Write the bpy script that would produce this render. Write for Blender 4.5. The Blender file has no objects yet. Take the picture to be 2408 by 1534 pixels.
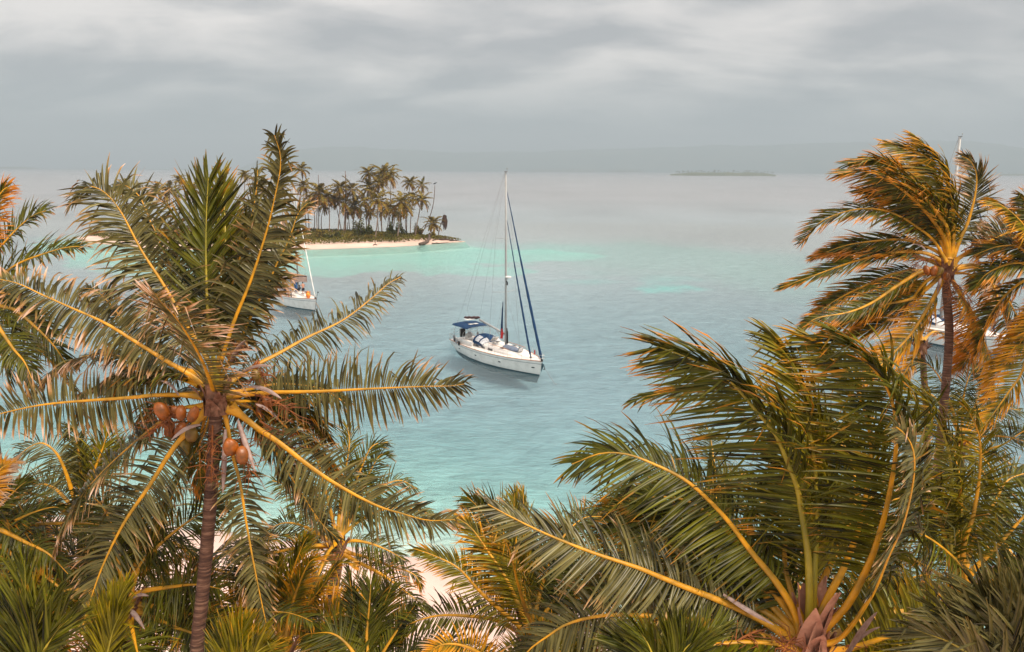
import bpy, bmesh, math, random
import numpy as np
from mathutils import Vector, Matrix

SC = bpy.context.scene
COL = SC.collection
R = math.radians

# ------------------------------------------------------------------ camera
F = 1890.0                      # focal length for a 2408 px wide frame
CX, CY = 1204.0, 767.0
CAMZ = 20.0
PITCH, ROLL = R(11.02), R(0.33)
fw = Vector((0, math.cos(PITCH), -math.sin(PITCH)))
r0 = Vector((1, 0, 0)); u0 = r0.cross(fw)
rt = (r0 * math.cos(ROLL) + u0 * math.sin(ROLL)).normalized()
up = (u0 * math.cos(ROLL) - r0 * math.sin(ROLL)).normalized()
cam = bpy.data.cameras.new('camera'); camo = bpy.data.objects.new('camera', cam); COL.objects.link(camo)
cam.sensor_width = 36; cam.lens = 36 * F / 2408; cam.clip_start = 0.1; cam.clip_end = 60000
camo.matrix_world = Matrix(((rt.x, up.x, -fw.x, 0), (rt.y, up.y, -fw.y, 0), (rt.z, up.z, -fw.z, CAMZ), (0, 0, 0, 1)))
SC.camera = camo
C0 = Vector((0, 0, CAMZ))

def ray(x, y): return fw + rt * ((x - CX) / F) + up * ((CY - y) / F)
def at(x, y, Y):                # the point seen at (x, y) at Y metres north of the viewer
    d = ray(x, y); return C0 + d * (Y / d.y)
def ground(x, y, z=0.0):
    d = ray(x, y); return C0 + d * ((z - CAMZ) / d.z)

# ------------------------------------------------------------------ light
SUN_EL, SUN_AZ = R(56), R(128)   # azimuth clockwise from +Y (north): behind the viewer and to the right
W = bpy.data.worlds.new('World'); SC.world = W; W.use_nodes = True
nt = W.node_tree; nt.nodes.clear()
def N(t, ty, **k):
    n = t.nodes.new(ty)
    for a, b in k.items():
        if a == 'inp':
            for i, v in b.items(): n.inputs[i].default_value = v
        else: setattr(n, a, b)
    return n
def sky_nodes(nt):
    L = nt.links.new
    out = N(nt, 'ShaderNodeOutputWorld'); bg = N(nt, 'ShaderNodeBackground'); bg.inputs[1].default_value = 0.1
    L(bg.outputs[0], out.inputs[0])
    sky = N(nt, 'ShaderNodeTexSky', sky_type='NISHITA', sun_disc=False, sun_elevation=SUN_EL, sun_rotation=SUN_AZ)
    tc = N(nt, 'ShaderNodeTexCoord'); sep = N(nt, 'ShaderNodeSeparateXYZ'); L(tc.outputs['Generated'], sep.inputs[0])
    zz = N(nt, 'ShaderNodeMath', operation='MAXIMUM'); L(sep.outputs[2], zz.inputs[0]); zz.inputs[1].default_value = 0.0
    za = N(nt, 'ShaderNodeMath', operation='ADD'); L(zz.outputs[0], za.inputs[0]); za.inputs[1].default_value = 0.27
    dx = N(nt, 'ShaderNodeMath', operation='DIVIDE'); L(sep.outputs[0], dx.inputs[0]); L(za.outputs[0], dx.inputs[1])
    dy = N(nt, 'ShaderNodeMath', operation='DIVIDE'); L(sep.outputs[1], dy.inputs[0]); L(za.outputs[0], dy.inputs[1])
    cb = N(nt, 'ShaderNodeCombineXYZ'); L(dx.outputs[0], cb.inputs[0]); L(dy.outputs[0], cb.inputs[1])
    mp = N(nt, 'ShaderNodeMapping'); L(cb.outputs[0], mp.inputs[0]); mp.inputs['Location'].default_value = (3.1, 1.7, 0)
    mp.inputs['Scale'].default_value = (0.5, 0.8, 1)
    n1 = N(nt, 'ShaderNodeTexNoise'); L(mp.outputs[0], n1.inputs[0]); n1.inputs['Scale'].default_value = 2.9; n1.inputs['Detail'].default_value = 9; n1.inputs['Roughness'].default_value = 0.52; n1.inputs['Distortion'].default_value = 0.35
    r1 = N(nt, 'ShaderNodeMapRange', interpolation_type='SMOOTHSTEP'); L(n1.outputs[0], r1.inputs[0])
    r1.inputs[1].default_value = 0.36; r1.inputs[2].default_value = 0.68
    n2 = N(nt, 'ShaderNodeTexNoise'); L(mp.outputs[0], n2.inputs[0]); n2.inputs['Scale'].default_value = 7.5; n2.inputs['Detail'].default_value = 7; n2.inputs['Distortion'].default_value = 0.6
    r2 = N(nt, 'ShaderNodeMapRange'); L(n2.outputs[0], r2.inputs[0]); r2.inputs[1].default_value = 0.3; r2.inputs[2].default_value = 0.7; r2.inputs[3].default_value = -0.2; r2.inputs[4].default_value = 0.2
    r3 = N(nt, 'ShaderNodeMath', operation='ADD', use_clamp=True); L(r1.outputs[0], r3.inputs[0]); L(r2.outputs[0], r3.inputs[1])
    # cloud colour in thickness: grey-blue where thick, warm pale where thin
    m1 = N(nt, 'ShaderNodeMix', data_type='RGBA'); L(r3.outputs[0], m1.inputs[0])
    m1.inputs[6].default_value = (3.25, 3.25, 3.3, 1); m1.inputs[7].default_value = (6.9, 6.45, 6.1, 1)
    # low sky: bluer and a little darker
    lo = N(nt, 'ShaderNodeMapRange', interpolation_type='SMOOTHSTEP'); L(sep.outputs[2], lo.inputs[0]); lo.inputs[1].default_value = 0.0; lo.inputs[2].default_value = 0.15
    m2 = N(nt, 'ShaderNodeMix', data_type='RGBA'); L(lo.outputs[0], m2.inputs[0]); m2.inputs[6].default_value = (2.5, 2.95, 3.2, 1); L(m1.outputs[2], m2.inputs[7])
    # high sky brighter (overcast zenith)
    hi = N(nt, 'ShaderNodeMapRange', interpolation_type='SMOOTHSTEP'); L(sep.outputs[2], hi.inputs[0]); hi.inputs[1].default_value = 0.16; hi.inputs[2].default_value = 0.7
    hi.inputs[3].default_value = 1.0; hi.inputs[4].default_value = 2.0
    m3 = N(nt, 'ShaderNodeVectorMath', operation='SCALE'); L(m2.outputs[2], m3.inputs[0]); L(hi.outputs[0], m3.inputs['Scale'])
    mx = N(nt, 'ShaderNodeMix', data_type='RGBA'); mx.inputs[0].default_value = 0.93
    L(sky.outputs[0], mx.inputs[6]); L(m3.outputs[0], mx.inputs[7]); L(mx.outputs[2], bg.inputs[0])
sky_nodes(nt)
sl = bpy.data.lights.new('sun', 'SUN'); sl.energy = 3.3; sl.angle = R(14); sl.color = (1.0, 0.88, 0.72)
so = bpy.data.objects.new('sun', sl); COL.objects.link(so)
sd = Vector((math.sin(SUN_AZ) * math.cos(SUN_EL), math.cos(SUN_AZ) * math.cos(SUN_EL), math.sin(SUN_EL)))
so.rotation_euler = sd.to_track_quat('Z', 'Y').to_euler(); so.location = (0, 0, 60)
vs = SC.view_settings
SC.display_settings.display_device = 'sRGB'
vs.view_transform = 'Standard'; vs.look = 'None'; vs.gamma = 1; vs.exposure = 0.58; vs.use_curve_mapping = False
SC.cycles.use_denoising = True
SC.cycles.max_bounces = 6; SC.cycles.diffuse_bounces = 3; SC.cycles.glossy_bounces = 3; SC.cycles.transmission_bounces = 3
SC.cycles.volume_bounces = 0
SC.cycles.sample_clamp_indirect = 6

# ------------------------------------------------------------------ helpers
def tag(o, label=None, cat=None, group=None, kind=None):
    if label: o['label'] = label
    if cat: o['category'] = cat
    if group: o['group'] = group
    if kind: o['kind'] = kind
    return o
def mesh_obj(name, V, Fc, mat, parent=None, smooth=False, attr=None):
    me = bpy.data.meshes.new(name)
    V = np.asarray(V, dtype=np.float32).reshape(-1, 3)
    if isinstance(Fc, np.ndarray):
        k = Fc.shape[1]; n = Fc.shape[0]
        me.vertices.add(len(V)); me.vertices.foreach_set('co', V.ravel())
        me.loops.add(n * k); me.loops.foreach_set('vertex_index', Fc.astype(np.int32).ravel())
        me.polygons.add(n); me.polygons.foreach_set('loop_start', np.arange(0, n * k, k, dtype=np.int32))
        me.update(calc_edges=True)
    else:
        me.from_pydata([tuple(map(float, v)) for v in V], [], Fc); me.update()
    if smooth: me.polygons.foreach_set('use_smooth', np.ones(len(me.polygons), dtype=bool))
    if attr is not None:
        a = me.color_attributes.new('tint', 'FLOAT_COLOR', 'POINT')
        a.data.foreach_set('color', np.asarray(attr, dtype=np.float32).ravel())
    if isinstance(mat, (list, tuple)):
        for m in mat: me.materials.append(m)
    else: me.materials.append(mat)
    o = bpy.data.objects.new(name, me); COL.objects.link(o)
    if parent: o.parent = parent
    return o
def empty(name, loc=(0, 0, 0), rz=0.0):
    o = bpy.data.objects.new(name, None); COL.objects.link(o); o.location = loc; o.rotation_euler = (0, 0, rz); o.empty_display_size = 0.3
    return o

class MB:
    """collects shapes into ONE mesh"""
    def __init__(s): s.v = []; s.f = []
    def add(s, v, f):
        b = len(s.v); s.v += [tuple(p) for p in v]; s.f += [tuple(i + b for i in q) for q in f]; return s
    def box(s, c, d, rz=0.0, ry=0.0):
        M = Matrix.Translation(c) @ Matrix.Rotation(rz, 4, 'Z') @ Matrix.Rotation(ry, 4, 'Y')
        h = [x / 2 for x in d]; b = min(h) * 0.25
        # chamfered box: 8 corners -> 24 verts
        V = []; idx = {}
        for sx in (-1, 1):
            for sy in (-1, 1):
                for sz in (-1, 1):
                    for a in range(3):
                        p = [sx * (h[0] - b), sy * (h[1] - b), sz * (h[2] - b)]
                        p[a] = (sx, sy, sz)[a] * h[a]; idx[(sx, sy, sz, a)] = len(V); V.append(M @ Vector(p))
        Fc = []
        for a in range(3):
            o = [i for i in range(3) if i != a]
            for sg in (-1, 1):
                q = []
                for (p, r) in ((-1, -1), (1, -1), (1, 1), (-1, 1)):
                    k = [0, 0, 0]; k[a] = sg; k[o[0]] = p; k[o[1]] = r; q.append(idx[(*k, a)])
                if (sg > 0) == (a == 1): q.reverse()
                Fc.append(q)
        for a in range(3):
            for b2 in range(a + 1, 3):
                o = 3 - a - b2
                for sa in (-1, 1):
                    for sb in (-1, 1):
                        k0 = [0] * 3; k0[a] = sa; k0[b2] = sb; k1 = list(k0); k0[o] = -1; k1[o] = 1
                        Fc.append([idx[(*k0, a)], idx[(*k1, a)], idx[(*k1, b2)], idx[(*k0, b2)]])
        for sx in (-1, 1):
            for sy in (-1, 1):
                for sz in (-1, 1): Fc.append([idx[(sx, sy, sz, a)] for a in range(3)])
        return s.add(V, Fc)
    def tube(s, pts, r, n=8, flat=1.0, cap=True, upv=None):
        pts = [Vector(p) for p in pts]; m = len(pts)
        rr = r if hasattr(r, '__len__') else [r] * m
        V = []; prev = None
        for i, p in enumerate(pts):
            t = (pts[min(i + 1, m - 1)] - pts[max(i - 1, 0)]).normalized()
            ref = Vector(upv) if upv else (prev if prev else (Vector((0, 0, 1)) if abs(t.z) < 0.9 else Vector((1, 0, 0))))
            a = ref.cross(t)
            if a.length < 1e-6: a = Vector((1, 0, 0)).cross(t)
            a.normalize(); b = t.cross(a).normalized(); prev = b
            for k in range(n):
                th = 2 * math.pi * k / n
                V.append(p + a * (math.cos(th) * rr[i]) + b * (math.sin(th) * rr[i] * flat))
        Fc = [(i * n + k, i * n + (k + 1) % n, (i + 1) * n + (k + 1) % n, (i + 1) * n + k) for i in range(m - 1) for k in range(n)]
        if cap: Fc += [tuple(range(n))[::-1], tuple((m - 1) * n + k for k in range(n))]
        return s.add(V, Fc)
    def ball(s, c, r, n=10, m=8, M=None):
        V = []; c = Vector(c); r = (r, r, r) if not hasattr(r, '__len__') else r
        for j in range(1, m):
            ph = math.pi * j / m
            for k in range(n):
                th = 2 * math.pi * k / n
                p = Vector((r[0] * math.sin(ph) * math.cos(th), r[1] * math.sin(ph) * math.sin(th), r[2] * math.cos(ph)))
                V.append(c + (M @ p if M else p))
        tp = Vector((0, 0, r[2])); V.append(c + (M @ tp if M else tp)); V.append(c - (M @ tp if M else tp))
        T, B = len(V) - 2, len(V) - 1
        Fc = [(j * n + k, (j + 1) * n + k, (j + 1) * n + (k + 1) % n, j * n + (k + 1) % n) for j in range(m - 2) for k in range(n)]
        Fc += [(T, k, (k + 1) % n) for k in range(n)] + [(B, (m - 2) * n + (k + 1) % n, (m - 2) * n + k) for k in range(n)]
        return s.add(V, Fc)
    def grid(s, P):
        r, c = len(P), len(P[0]); V = [p for row in P for p in row]
        return s.add(V, [(i * c + j, i * c + j + 1, (i + 1) * c + j + 1, (i + 1) * c + j) for i in range(r - 1) for j in range(c - 1)])
    def sheet(s, P, th=0.02):
        """a grid given a thickness downwards"""
        r, c = len(P), len(P[0]); n = r * c
        V = [Vector(p) for row in P for p in row]; V += [p - Vector((0, 0, th)) for p in V]
        Fc = []
        for i in range(r - 1):
            for j in range(c - 1):
                q = (i * c + j, i * c + j + 1, (i + 1) * c + j + 1, (i + 1) * c + j); Fc += [q, tuple(n + k for k in q[::-1])]
        rim = [j for j in range(c)] + [i * c + c - 1 for i in range(1, r)] + [(r - 1) * c + j for j in range(c - 2, -1, -1)] + [i * c for i in range(r - 2, 0, -1)]
        Fc += [(rim[k], rim[(k + 1) % len(rim)], n + rim[(k + 1) % len(rim)], n + rim[k]) for k in range(len(rim))]
        return s.add(V, Fc)
    def build(s, name, mat, parent=None, smooth=False):
        return mesh_obj(name, s.v, s.f, mat, parent, smooth)

# ------------------------------------------------------------------ materials
def pmat(name, col, rough=0.5, spec=0.5, metal=0.0, noise=None, bump=None, coat=0.0, alpha=1.0):
    """procedural material; noise=(scale, other colour, low, high), bump=(scale, strength, distance)"""
    m = bpy.data.materials.new(name); m.use_nodes = True; t = m.node_tree; b = t.nodes['Principled BSDF']; L = t.links.new
    b.inputs['Base Color'].default_value = (*col, 1); b.inputs['Roughness'].default_value = rough; b.inputs['Specular IOR Level'].default_value = spec
    b.inputs['Metallic'].default_value = metal; b.inputs['Coat Weight'].default_value = coat
    tc = N(t, 'ShaderNodeTexCoord')
    if noise is None: noise = (2.5, tuple(c * 0.8 for c in col), 0.35, 0.75)
    n = N(t, 'ShaderNodeTexNoise'); L(tc.outputs['Object'], n.inputs[0]); n.inputs['Scale'].default_value = noise[0]; n.inputs['Detail'].default_value = 5
    mr = N(t, 'ShaderNodeMapRange'); L(n.outputs[0], mr.inputs[0]); mr.inputs[1].default_value = noise[2]; mr.inputs[2].default_value = noise[3]
    mx = N(t, 'ShaderNodeMix', data_type='RGBA'); L(mr.outputs[0], mx.inputs[0]); mx.inputs[6].default_value = (*col, 1); mx.inputs[7].default_value = (*noise[1], 1)
    L(mx.outputs[2], b.inputs['Base Color'])
    if bump:
        n2 = N(t, 'ShaderNodeTexNoise'); L(tc.outputs['Object'], n2.inputs[0]); n2.inputs['Scale'].default_value = bump[0]; n2.inputs['Detail'].default_value = 6
        bp = N(t, 'ShaderNodeBump'); bp.inputs['Strength'].default_value = bump[1]; bp.inputs['Distance'].default_value = bump[2]
        L(n2.outputs[0], bp.inputs['Height']); L(bp.outputs[0], b.inputs['Normal'])
    return m
def leaf_mat(name, g1, g2, tip, dry, rough=0.38, trans=0.12, d0=1.55, d1=2.1):
    """tint: x = way along the leaflet, y = random per leaflet, z = how dry the frond is, alpha = on the midrib"""
    m = bpy.data.materials.new(name); m.use_nodes = True; t = m.node_tree; b = t.nodes['Principled BSDF']; L = t.links.new
    at_ = N(t, 'ShaderNodeAttribute', attribute_name='tint'); sp = N(t, 'ShaderNodeSeparateXYZ'); L(at_.outputs['Vector'], sp.inputs[0])
    tc = N(t, 'ShaderNodeTexCoord'); n = N(t, 'ShaderNodeTexNoise'); L(tc.outputs['Object'], n.inputs[0]); n.inputs['Scale'].default_value = 3.0; n.inputs['Detail'].default_value = 4
    ad = N(t, 'ShaderNodeMath', operation='MULTIPLY_ADD'); L(n.outputs[0], ad.inputs[0]); ad.inputs[1].default_value = 1.3; ad.inputs[2].default_value = -0.65
    ad2 = N(t, 'ShaderNodeMath', operation='ADD', use_clamp=True); L(ad.outputs[0], ad2.inputs[0]); L(sp.outputs[1], ad2.inputs[1])
    mg = N(t, 'ShaderNodeMix', data_type='RGBA'); L(ad2.outputs[0], mg.inputs[0]); mg.inputs[6].default_value = (*g1, 1); mg.inputs[7].default_value = (*g2, 1)
    # towards the tip: yellow to orange-brown
    f = N(t, 'ShaderNodeMath', operation='MULTIPLY_ADD'); L(sp.outputs[2], f.inputs[0]); f.inputs[1].default_value = 1.25; L(sp.outputs[0], f.inputs[2])
    f2 = N(t, 'ShaderNodeMath', operation='ADD'); L(f.outputs[0], f2.inputs[0]); L(ad.outputs[0], f2.inputs[1])
    mr = N(t, 'ShaderNodeMapRange', interpolation_type='SMOOTHSTEP'); L(f2.outputs[0], mr.inputs[0]); mr.inputs[1].default_value = 0.9; mr.inputs[2].default_value = 1.5
    mt = N(t, 'ShaderNodeMix', data_type='RGBA'); L(mr.outputs[0], mt.inputs[0]); L(mg.outputs[2], mt.inputs[6]); mt.inputs[7].default_value = (*tip, 1)
    mr2 = N(t, 'ShaderNodeMapRange', interpolation_type='SMOOTHSTEP'); L(f2.outputs[0], mr2.inputs[0]); mr2.inputs[1].default_value = d0; mr2.inputs[2].default_value = d1
    md = N(t, 'ShaderNodeMix', data_type='RGBA'); L(mr2.outputs[0], md.inputs[0]); L(mt.outputs[2], md.inputs[6]); md.inputs[7].default_value = (*dry, 1)
    # yellow midrib
    ms = N(t, 'ShaderNodeMath', operation='POWER'); L(at_.outputs['Alpha'], ms.inputs[0]); ms.inputs[1].default_value = 14.0
    ms2 = N(t, 'ShaderNodeMath', operation='MULTIPLY'); L(ms.outputs[0], ms2.inputs[0]); ms2.inputs[1].default_value = 0.45
    mm = N(t, 'ShaderNodeMix', data_type='RGBA'); L(ms2.outputs[0], mm.inputs[0]); L(md.outputs[2], mm.inputs[6]); mm.inputs[7].default_value = (0.42, 0.24, 0.02, 1)
    L(mm.outputs[2], b.inputs['Base Color']); b.inputs['Roughness'].default_value = rough; b.inputs['Specular IOR Level'].default_value = 0.22
    tr = N(t, 'ShaderNodeBsdfTranslucent'); tg = N(t, 'ShaderNodeVectorMath', operation='MULTIPLY'); L(mm.outputs[2], tg.inputs[0]); tg.inputs[1].default_value = (1.7, 1.45, 0.7); L(tg.outputs[0], tr.inputs[0])
    sh = N(t, 'ShaderNodeMixShader'); sh.inputs[0].default_value = trans
    L(b.outputs[0], sh.inputs[1]); L(tr.outputs[0], sh.inputs[2]); L(sh.outputs[0], t.nodes['Material Output'].inputs[0])
    return m
M = {}
ORG = (0.56, 0.19, 0.006); DRY = (0.50, 0.34, 0.24)
M['leaf'] = leaf_mat('palm_leaf', (0.004, 0.007, 0.0005), (0.125, 0.125, 0.004), ORG, DRY)
M['leaf_y'] = leaf_mat('palm_leaf_yellow_green', (0.012, 0.017, 0.0006), (0.25, 0.20, 0.003), (0.62, 0.26, 0.005), DRY)
M['leaf_g'] = leaf_mat('palm_leaf_grey_green', (0.005, 0.007, 0.0008), (0.19, 0.165, 0.055), (0.50, 0.24, 0.08), (0.66, 0.46, 0.36), rough=0.3, d0=1.15, d1=1.6)
M['leaf_far'] = leaf_mat('palm_leaf_distant', (0.010, 0.011, 0.001), (0.30, 0.21, 0.018), (0.40, 0.15, 0.012), (0.3, 0.17, 0.08), rough=0.55)
M['rachis'] = pmat('frond_rib', (0.66, 0.29, 0.003), 0.5, noise=(3.2, (0.30, 0.16, 0.008), 0.40, 0.66), bump=(30, 0.2, 0.01))
M['rachis_g'] = pmat('frond_rib_green', (0.42, 0.30, 0.02), 0.42, noise=(1.6, (0.20, 0.17, 0.012), 0.35, 0.65), bump=(30, 0.2, 0.01))
def trunk_mat():
    m = bpy.data.materials.new('palm_trunk'); m.use_nodes = True; t = m.node_tree; b = t.nodes['Principled BSDF']; L = t.links.new
    tc = N(t, 'ShaderNodeTexCoord'); mp = N(t, 'ShaderNodeMapping'); L(tc.outputs['Object'], mp.inputs[0]); mp.inputs['Scale'].default_value = (1.5, 1.5, 14)
    n = N(t, 'ShaderNodeTexNoise'); L(mp.outputs[0], n.inputs[0]); n.inputs['Scale'].default_value = 1.5; n.inputs['Detail'].default_value = 8; n.inputs['Roughness'].default_value = 0.65
    cr = N(t, 'ShaderNodeValToRGB'); L(n.outputs[0], cr.inputs[0]); e = cr.color_ramp.elements
    e[0].position = 0.3; e[0].color = (0.022, 0.009, 0.006, 1); e[1].position = 0.72; e[1].color = (0.32, 0.185, 0.12, 1)
    k = cr.color_ramp.elements.new(0.5); k.color = (0.11, 0.05, 0.03, 1)
    L(cr.outputs[0], b.inputs['Base Color']); b.inputs['Roughness'].default_value = 0.85
    bp = N(t, 'ShaderNodeBump'); bp.inputs['Strength'].default_value = 0.7; bp.inputs['Distance'].default_value = 0.03; L(n.outputs[0], bp.inputs['Height']); L(bp.outputs[0], b.inputs['Normal'])
    return m
M['trunk'] = trunk_mat()
M['trunk_far'] = pmat('islet_palm_trunk', (0.36, 0.26, 0.20), 0.9, noise=(0.8, (0.12, 0.07, 0.05), 0.35, 0.65))
M['nut_g'] = pmat('coconut_husk_greenish', (0.20, 0.12, 0.008), 0.45, noise=(5, (0.10, 0.045, 0.006), 0.4, 0.7), bump=(12, 0.3, 0.01))
M['nut'] = pmat('coconut_husk', (0.33, 0.085, 0.005), 0.4, noise=(6, (0.13, 0.045, 0.008), 0.4, 0.7), bump=(12, 0.3, 0.01))
M['spathe'] = pmat('dry_spathe', (0.34, 0.24, 0.21), 0.6, noise=(9, (0.22, 0.13, 0.10), 0.35, 0.7), bump=(25, 0.4, 0.01))
M['sheath'] = pmat('dry_sheath', (0.30, 0.15, 0.09), 0.8, noise=(6, (0.13, 0.05, 0.025), 0.35, 0.65), bump=(20, 0.6, 0.02))
M['stalk'] = pmat('fruit_stalk_dry', (0.30, 0.085, 0.01), 0.7, noise=(8, (0.14, 0.04, 0.01), 0.35, 0.65))
# ------------------------------------------------------------------ sea, beach, islet ground, hills, haze
rng = np.random.default_rng(7)
def vnoise(x, y, seed=0):
    """smooth value noise, vectorised"""
    xi = np.floor(x).astype(np.int64); yi = np.floor(y).astype(np.int64); xf = x - xi; yf = y - yi
    def h(a, b):
        n = (a * 374761393 + b * 668265263 + seed * 974634777) & 0xFFFFFFFF
        n = ((n ^ (n >> 13)) * 1274126177) & 0xFFFFFFFF
        return ((n ^ (n >> 16)) & 0xFFFF) / 65535.0
    u = xf * xf * (3 - 2 * xf); v = yf * yf * (3 - 2 * yf)
    return (h(xi, yi) * (1 - u) + h(xi + 1, yi) * u) * (1 - v) + (h(xi, yi + 1) * (1 - u) + h(xi + 1, yi + 1) * u) * v
def fbm(x, y, o=4, seed=0): return sum(vnoise(x * 2 ** k, y * 2 ** k, seed + k) * 0.5 ** (k + 1) for k in range(o)) / (1 - 0.5 ** o) 
def sdf(X, Y, poly):
    """signed distance to a polygon, negative inside"""
    d = np.full(X.shape, 1e9); ins = np.zeros(X.shape, bool); n = len(poly)
    for i in range(n):
        ax, ay = poly[i]; bx, by = poly[(i + 1) % n]; ex, ey = bx - ax, by - ay
        t = np.clip(((X - ax) * ex + (Y - ay) * ey) / (ex * ex + ey * ey + 1e-9), 0, 1)
        d = np.minimum(d, np.hypot(X - ax - t * ex, Y - ay - t * ey))
        c = (ay > Y) != (by > Y)
        with np.errstate(divide='ignore', invalid='ignore'):
            xx = ax + (Y - ay) / (by - ay if by != ay else 1e-9) * ex
        ins ^= c & (X < xx)
    return np.where(ins, -d, d)
def gpoly(px): return [tuple(ground(x, y)[:2]) for x, y in px]
def sstep(a, b, x):
    t = np.clip((x - a) / (b - a), 0, 1); return t * t * (3 - 2 * t)
SHORE = gpoly([(-700, 1150), (-100, 1195), (150, 1212), (360, 1232), (600, 1258), (880, 1290), (1000, 1308), (1090, 1345), (1300, 1400), (1600, 1495), (1900, 1590), (2300, 1700), (2900, 1850)])
NEAR = SHORE + [(60, -90), (-90, -90)]
ISLET = gpoly([(178, 561), (215, 572), (330, 583), (500, 590), (650, 590), (731, 587), (847, 583.5), (932, 580.5), (1001, 576), (1050, 572), (1096, 568.8), (1075, 565), (1020, 560), (950, 554), (850, 548), (700, 544), (500, 543), (330, 546), (215, 553)])
MINT = gpoly([(60, 560), (150, 600), (300, 628), (600, 640), (740, 632), (830, 626), (960, 622), (1010, 629), (1120, 628), (1200, 627), (1290, 624), (1225, 612), (1130, 606), (1250, 598), (1400, 594), (1485, 588), (1380, 577), (1240, 571), (1090, 566), (700, 545), (300, 545)])
PATCH = gpoly([(1490, 656), (1540, 648), (1620, 650), (1668, 660), (1600, 668), (1520, 667)])
PATCH2 = gpoly([(1330, 641), (1400, 638), (1460, 643), (1400, 648)])
PALE = gpoly([(1150, 560), (1500, 555), (1950, 590), (2050, 660), (1900, 700), (1600, 640), (1300, 610)])
REEF = gpoly([(0, 500), (600, 520), (1100, 515), (1700, 520), (2300, 545), (2200, 600), (1500, 560), (1100, 560), (400, 545), (0, 540)])

# sea: a fan of rings round the viewer out to the horizon
rad = np.concatenate([[0.5, 10, 18], np.geomspace(24, 10800, 420)])
az = np.concatenate([np.arange(-42, 42, 0.16), np.arange(42, 318.01, 4.0)]) * math.pi / 180
Rr, Az = np.meshgrid(rad, az, indexing='ij'); X = Rr * np.sin(Az); Y = Rr * np.cos(Az)
nr, na = X.shape
warp = (fbm(X / 9, Y / 14, 4, 3) - 0.5)
wf = np.clip(Rr / 60, 0.6, 6)
dn = sdf(X, Y, NEAR); dm = sdf(X, Y, MINT) + warp * 16; di = sdf(X, Y, ISLET)
base = np.zeros((nr, na, 3))
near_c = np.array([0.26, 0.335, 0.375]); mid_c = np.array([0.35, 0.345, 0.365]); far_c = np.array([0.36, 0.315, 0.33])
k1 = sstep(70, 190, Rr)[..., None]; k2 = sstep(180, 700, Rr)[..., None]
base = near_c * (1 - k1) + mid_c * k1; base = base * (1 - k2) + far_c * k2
big = (fbm(X / 45, Y / 90, 3, 21) - 0.5)
base *= (1 + 0.5 * big[..., None] * (1 - k2 * 0.6))
def lay(c, a):
    global base; base = base * (1 - a[..., None]) + np.array(c) * a[..., None]
lay((0.37, 0.33, 0.33), (1 - sstep(-14, 22, sdf(X, Y, REEF) + warp * 30)) * 0.5)
lay((0.26, 0.38, 0.35), (1 - sstep(-18, 10, sdf(X, Y, PALE) + warp * 30)) * 0.42)
lay((0.30, 0.49, 0.44), (1 - sstep(-3.0, 1.5, dm + 6 * (fbm(X / 2.5, Y / 4, 3, 61) - 0.5))) * (0.8 + 0.3 * (fbm(X / 7, Y / 10, 3, 5) - 0.5)))
lay((0.22, 0.50, 0.46), (1 - sstep(-4, 3, sdf(X, Y, PATCH) + warp * 14 + 5 * (fbm(X / 2.5, Y / 4, 3, 62) - 0.5))) * 0.9)
lay((0.24, 0.45, 0.42), (1 - sstep(-4, 4, sdf(X, Y, PATCH2) + warp * 8)) * 0.6)
lay((0.40, 0.55, 0.48), (1 - sstep(0.5, 7, di + warp * 5)) * 0.75)
# near beach: teal, mint, milky, then wet sand
lay((0.22, 0.35, 0.365), (1 - sstep(14, 34, dn + warp * 10)) * 0.8)
lay((0.33, 0.50, 0.47), (1 - sstep(5, 20, dn + warp * 9)) * 0.9)
lay((0.50, 0.56, 0.51), (1 - sstep(1.5, 9, dn + warp * 5)) * 0.85)
lay((0.70, 0.62, 0.54), (1 - sstep(-0.3, 3.2, dn + warp * 3)) * 0.9)
foam = np.exp(-((dn - 0.9 + 1.6 * (fbm(X / 2.2, Y / 2.2, 3, 9) - 0.5)) / 0.12) ** 2) * sstep(0.42, 0.6, fbm(X / 1.5, Y / 1.5, 2, 17))
foam2 = np.exp(-((Y - ground(1150, 541)[1] + 6 * (fbm(X / 20, Y / 30, 3, 4) - 0.5)) / 1.1) ** 2) * (X > ground(980, 541)[0]) * (X < ground(1105, 541)[0]) * 0.6
foamw = np.clip(foam * 0.7 + foam2 * 0.0, 0, 1)
rows = []
col = np.concatenate([base, foamw[..., None]], axis=2)
ii = np.arange(nr - 1)[:, None] * na; jj = np.arange(na - 1)[None, :]
q = np.stack([ii + jj, ii + jj + 1, ii + na + jj + 1, ii + na + jj], axis=-1).reshape(-1, 4)
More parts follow.
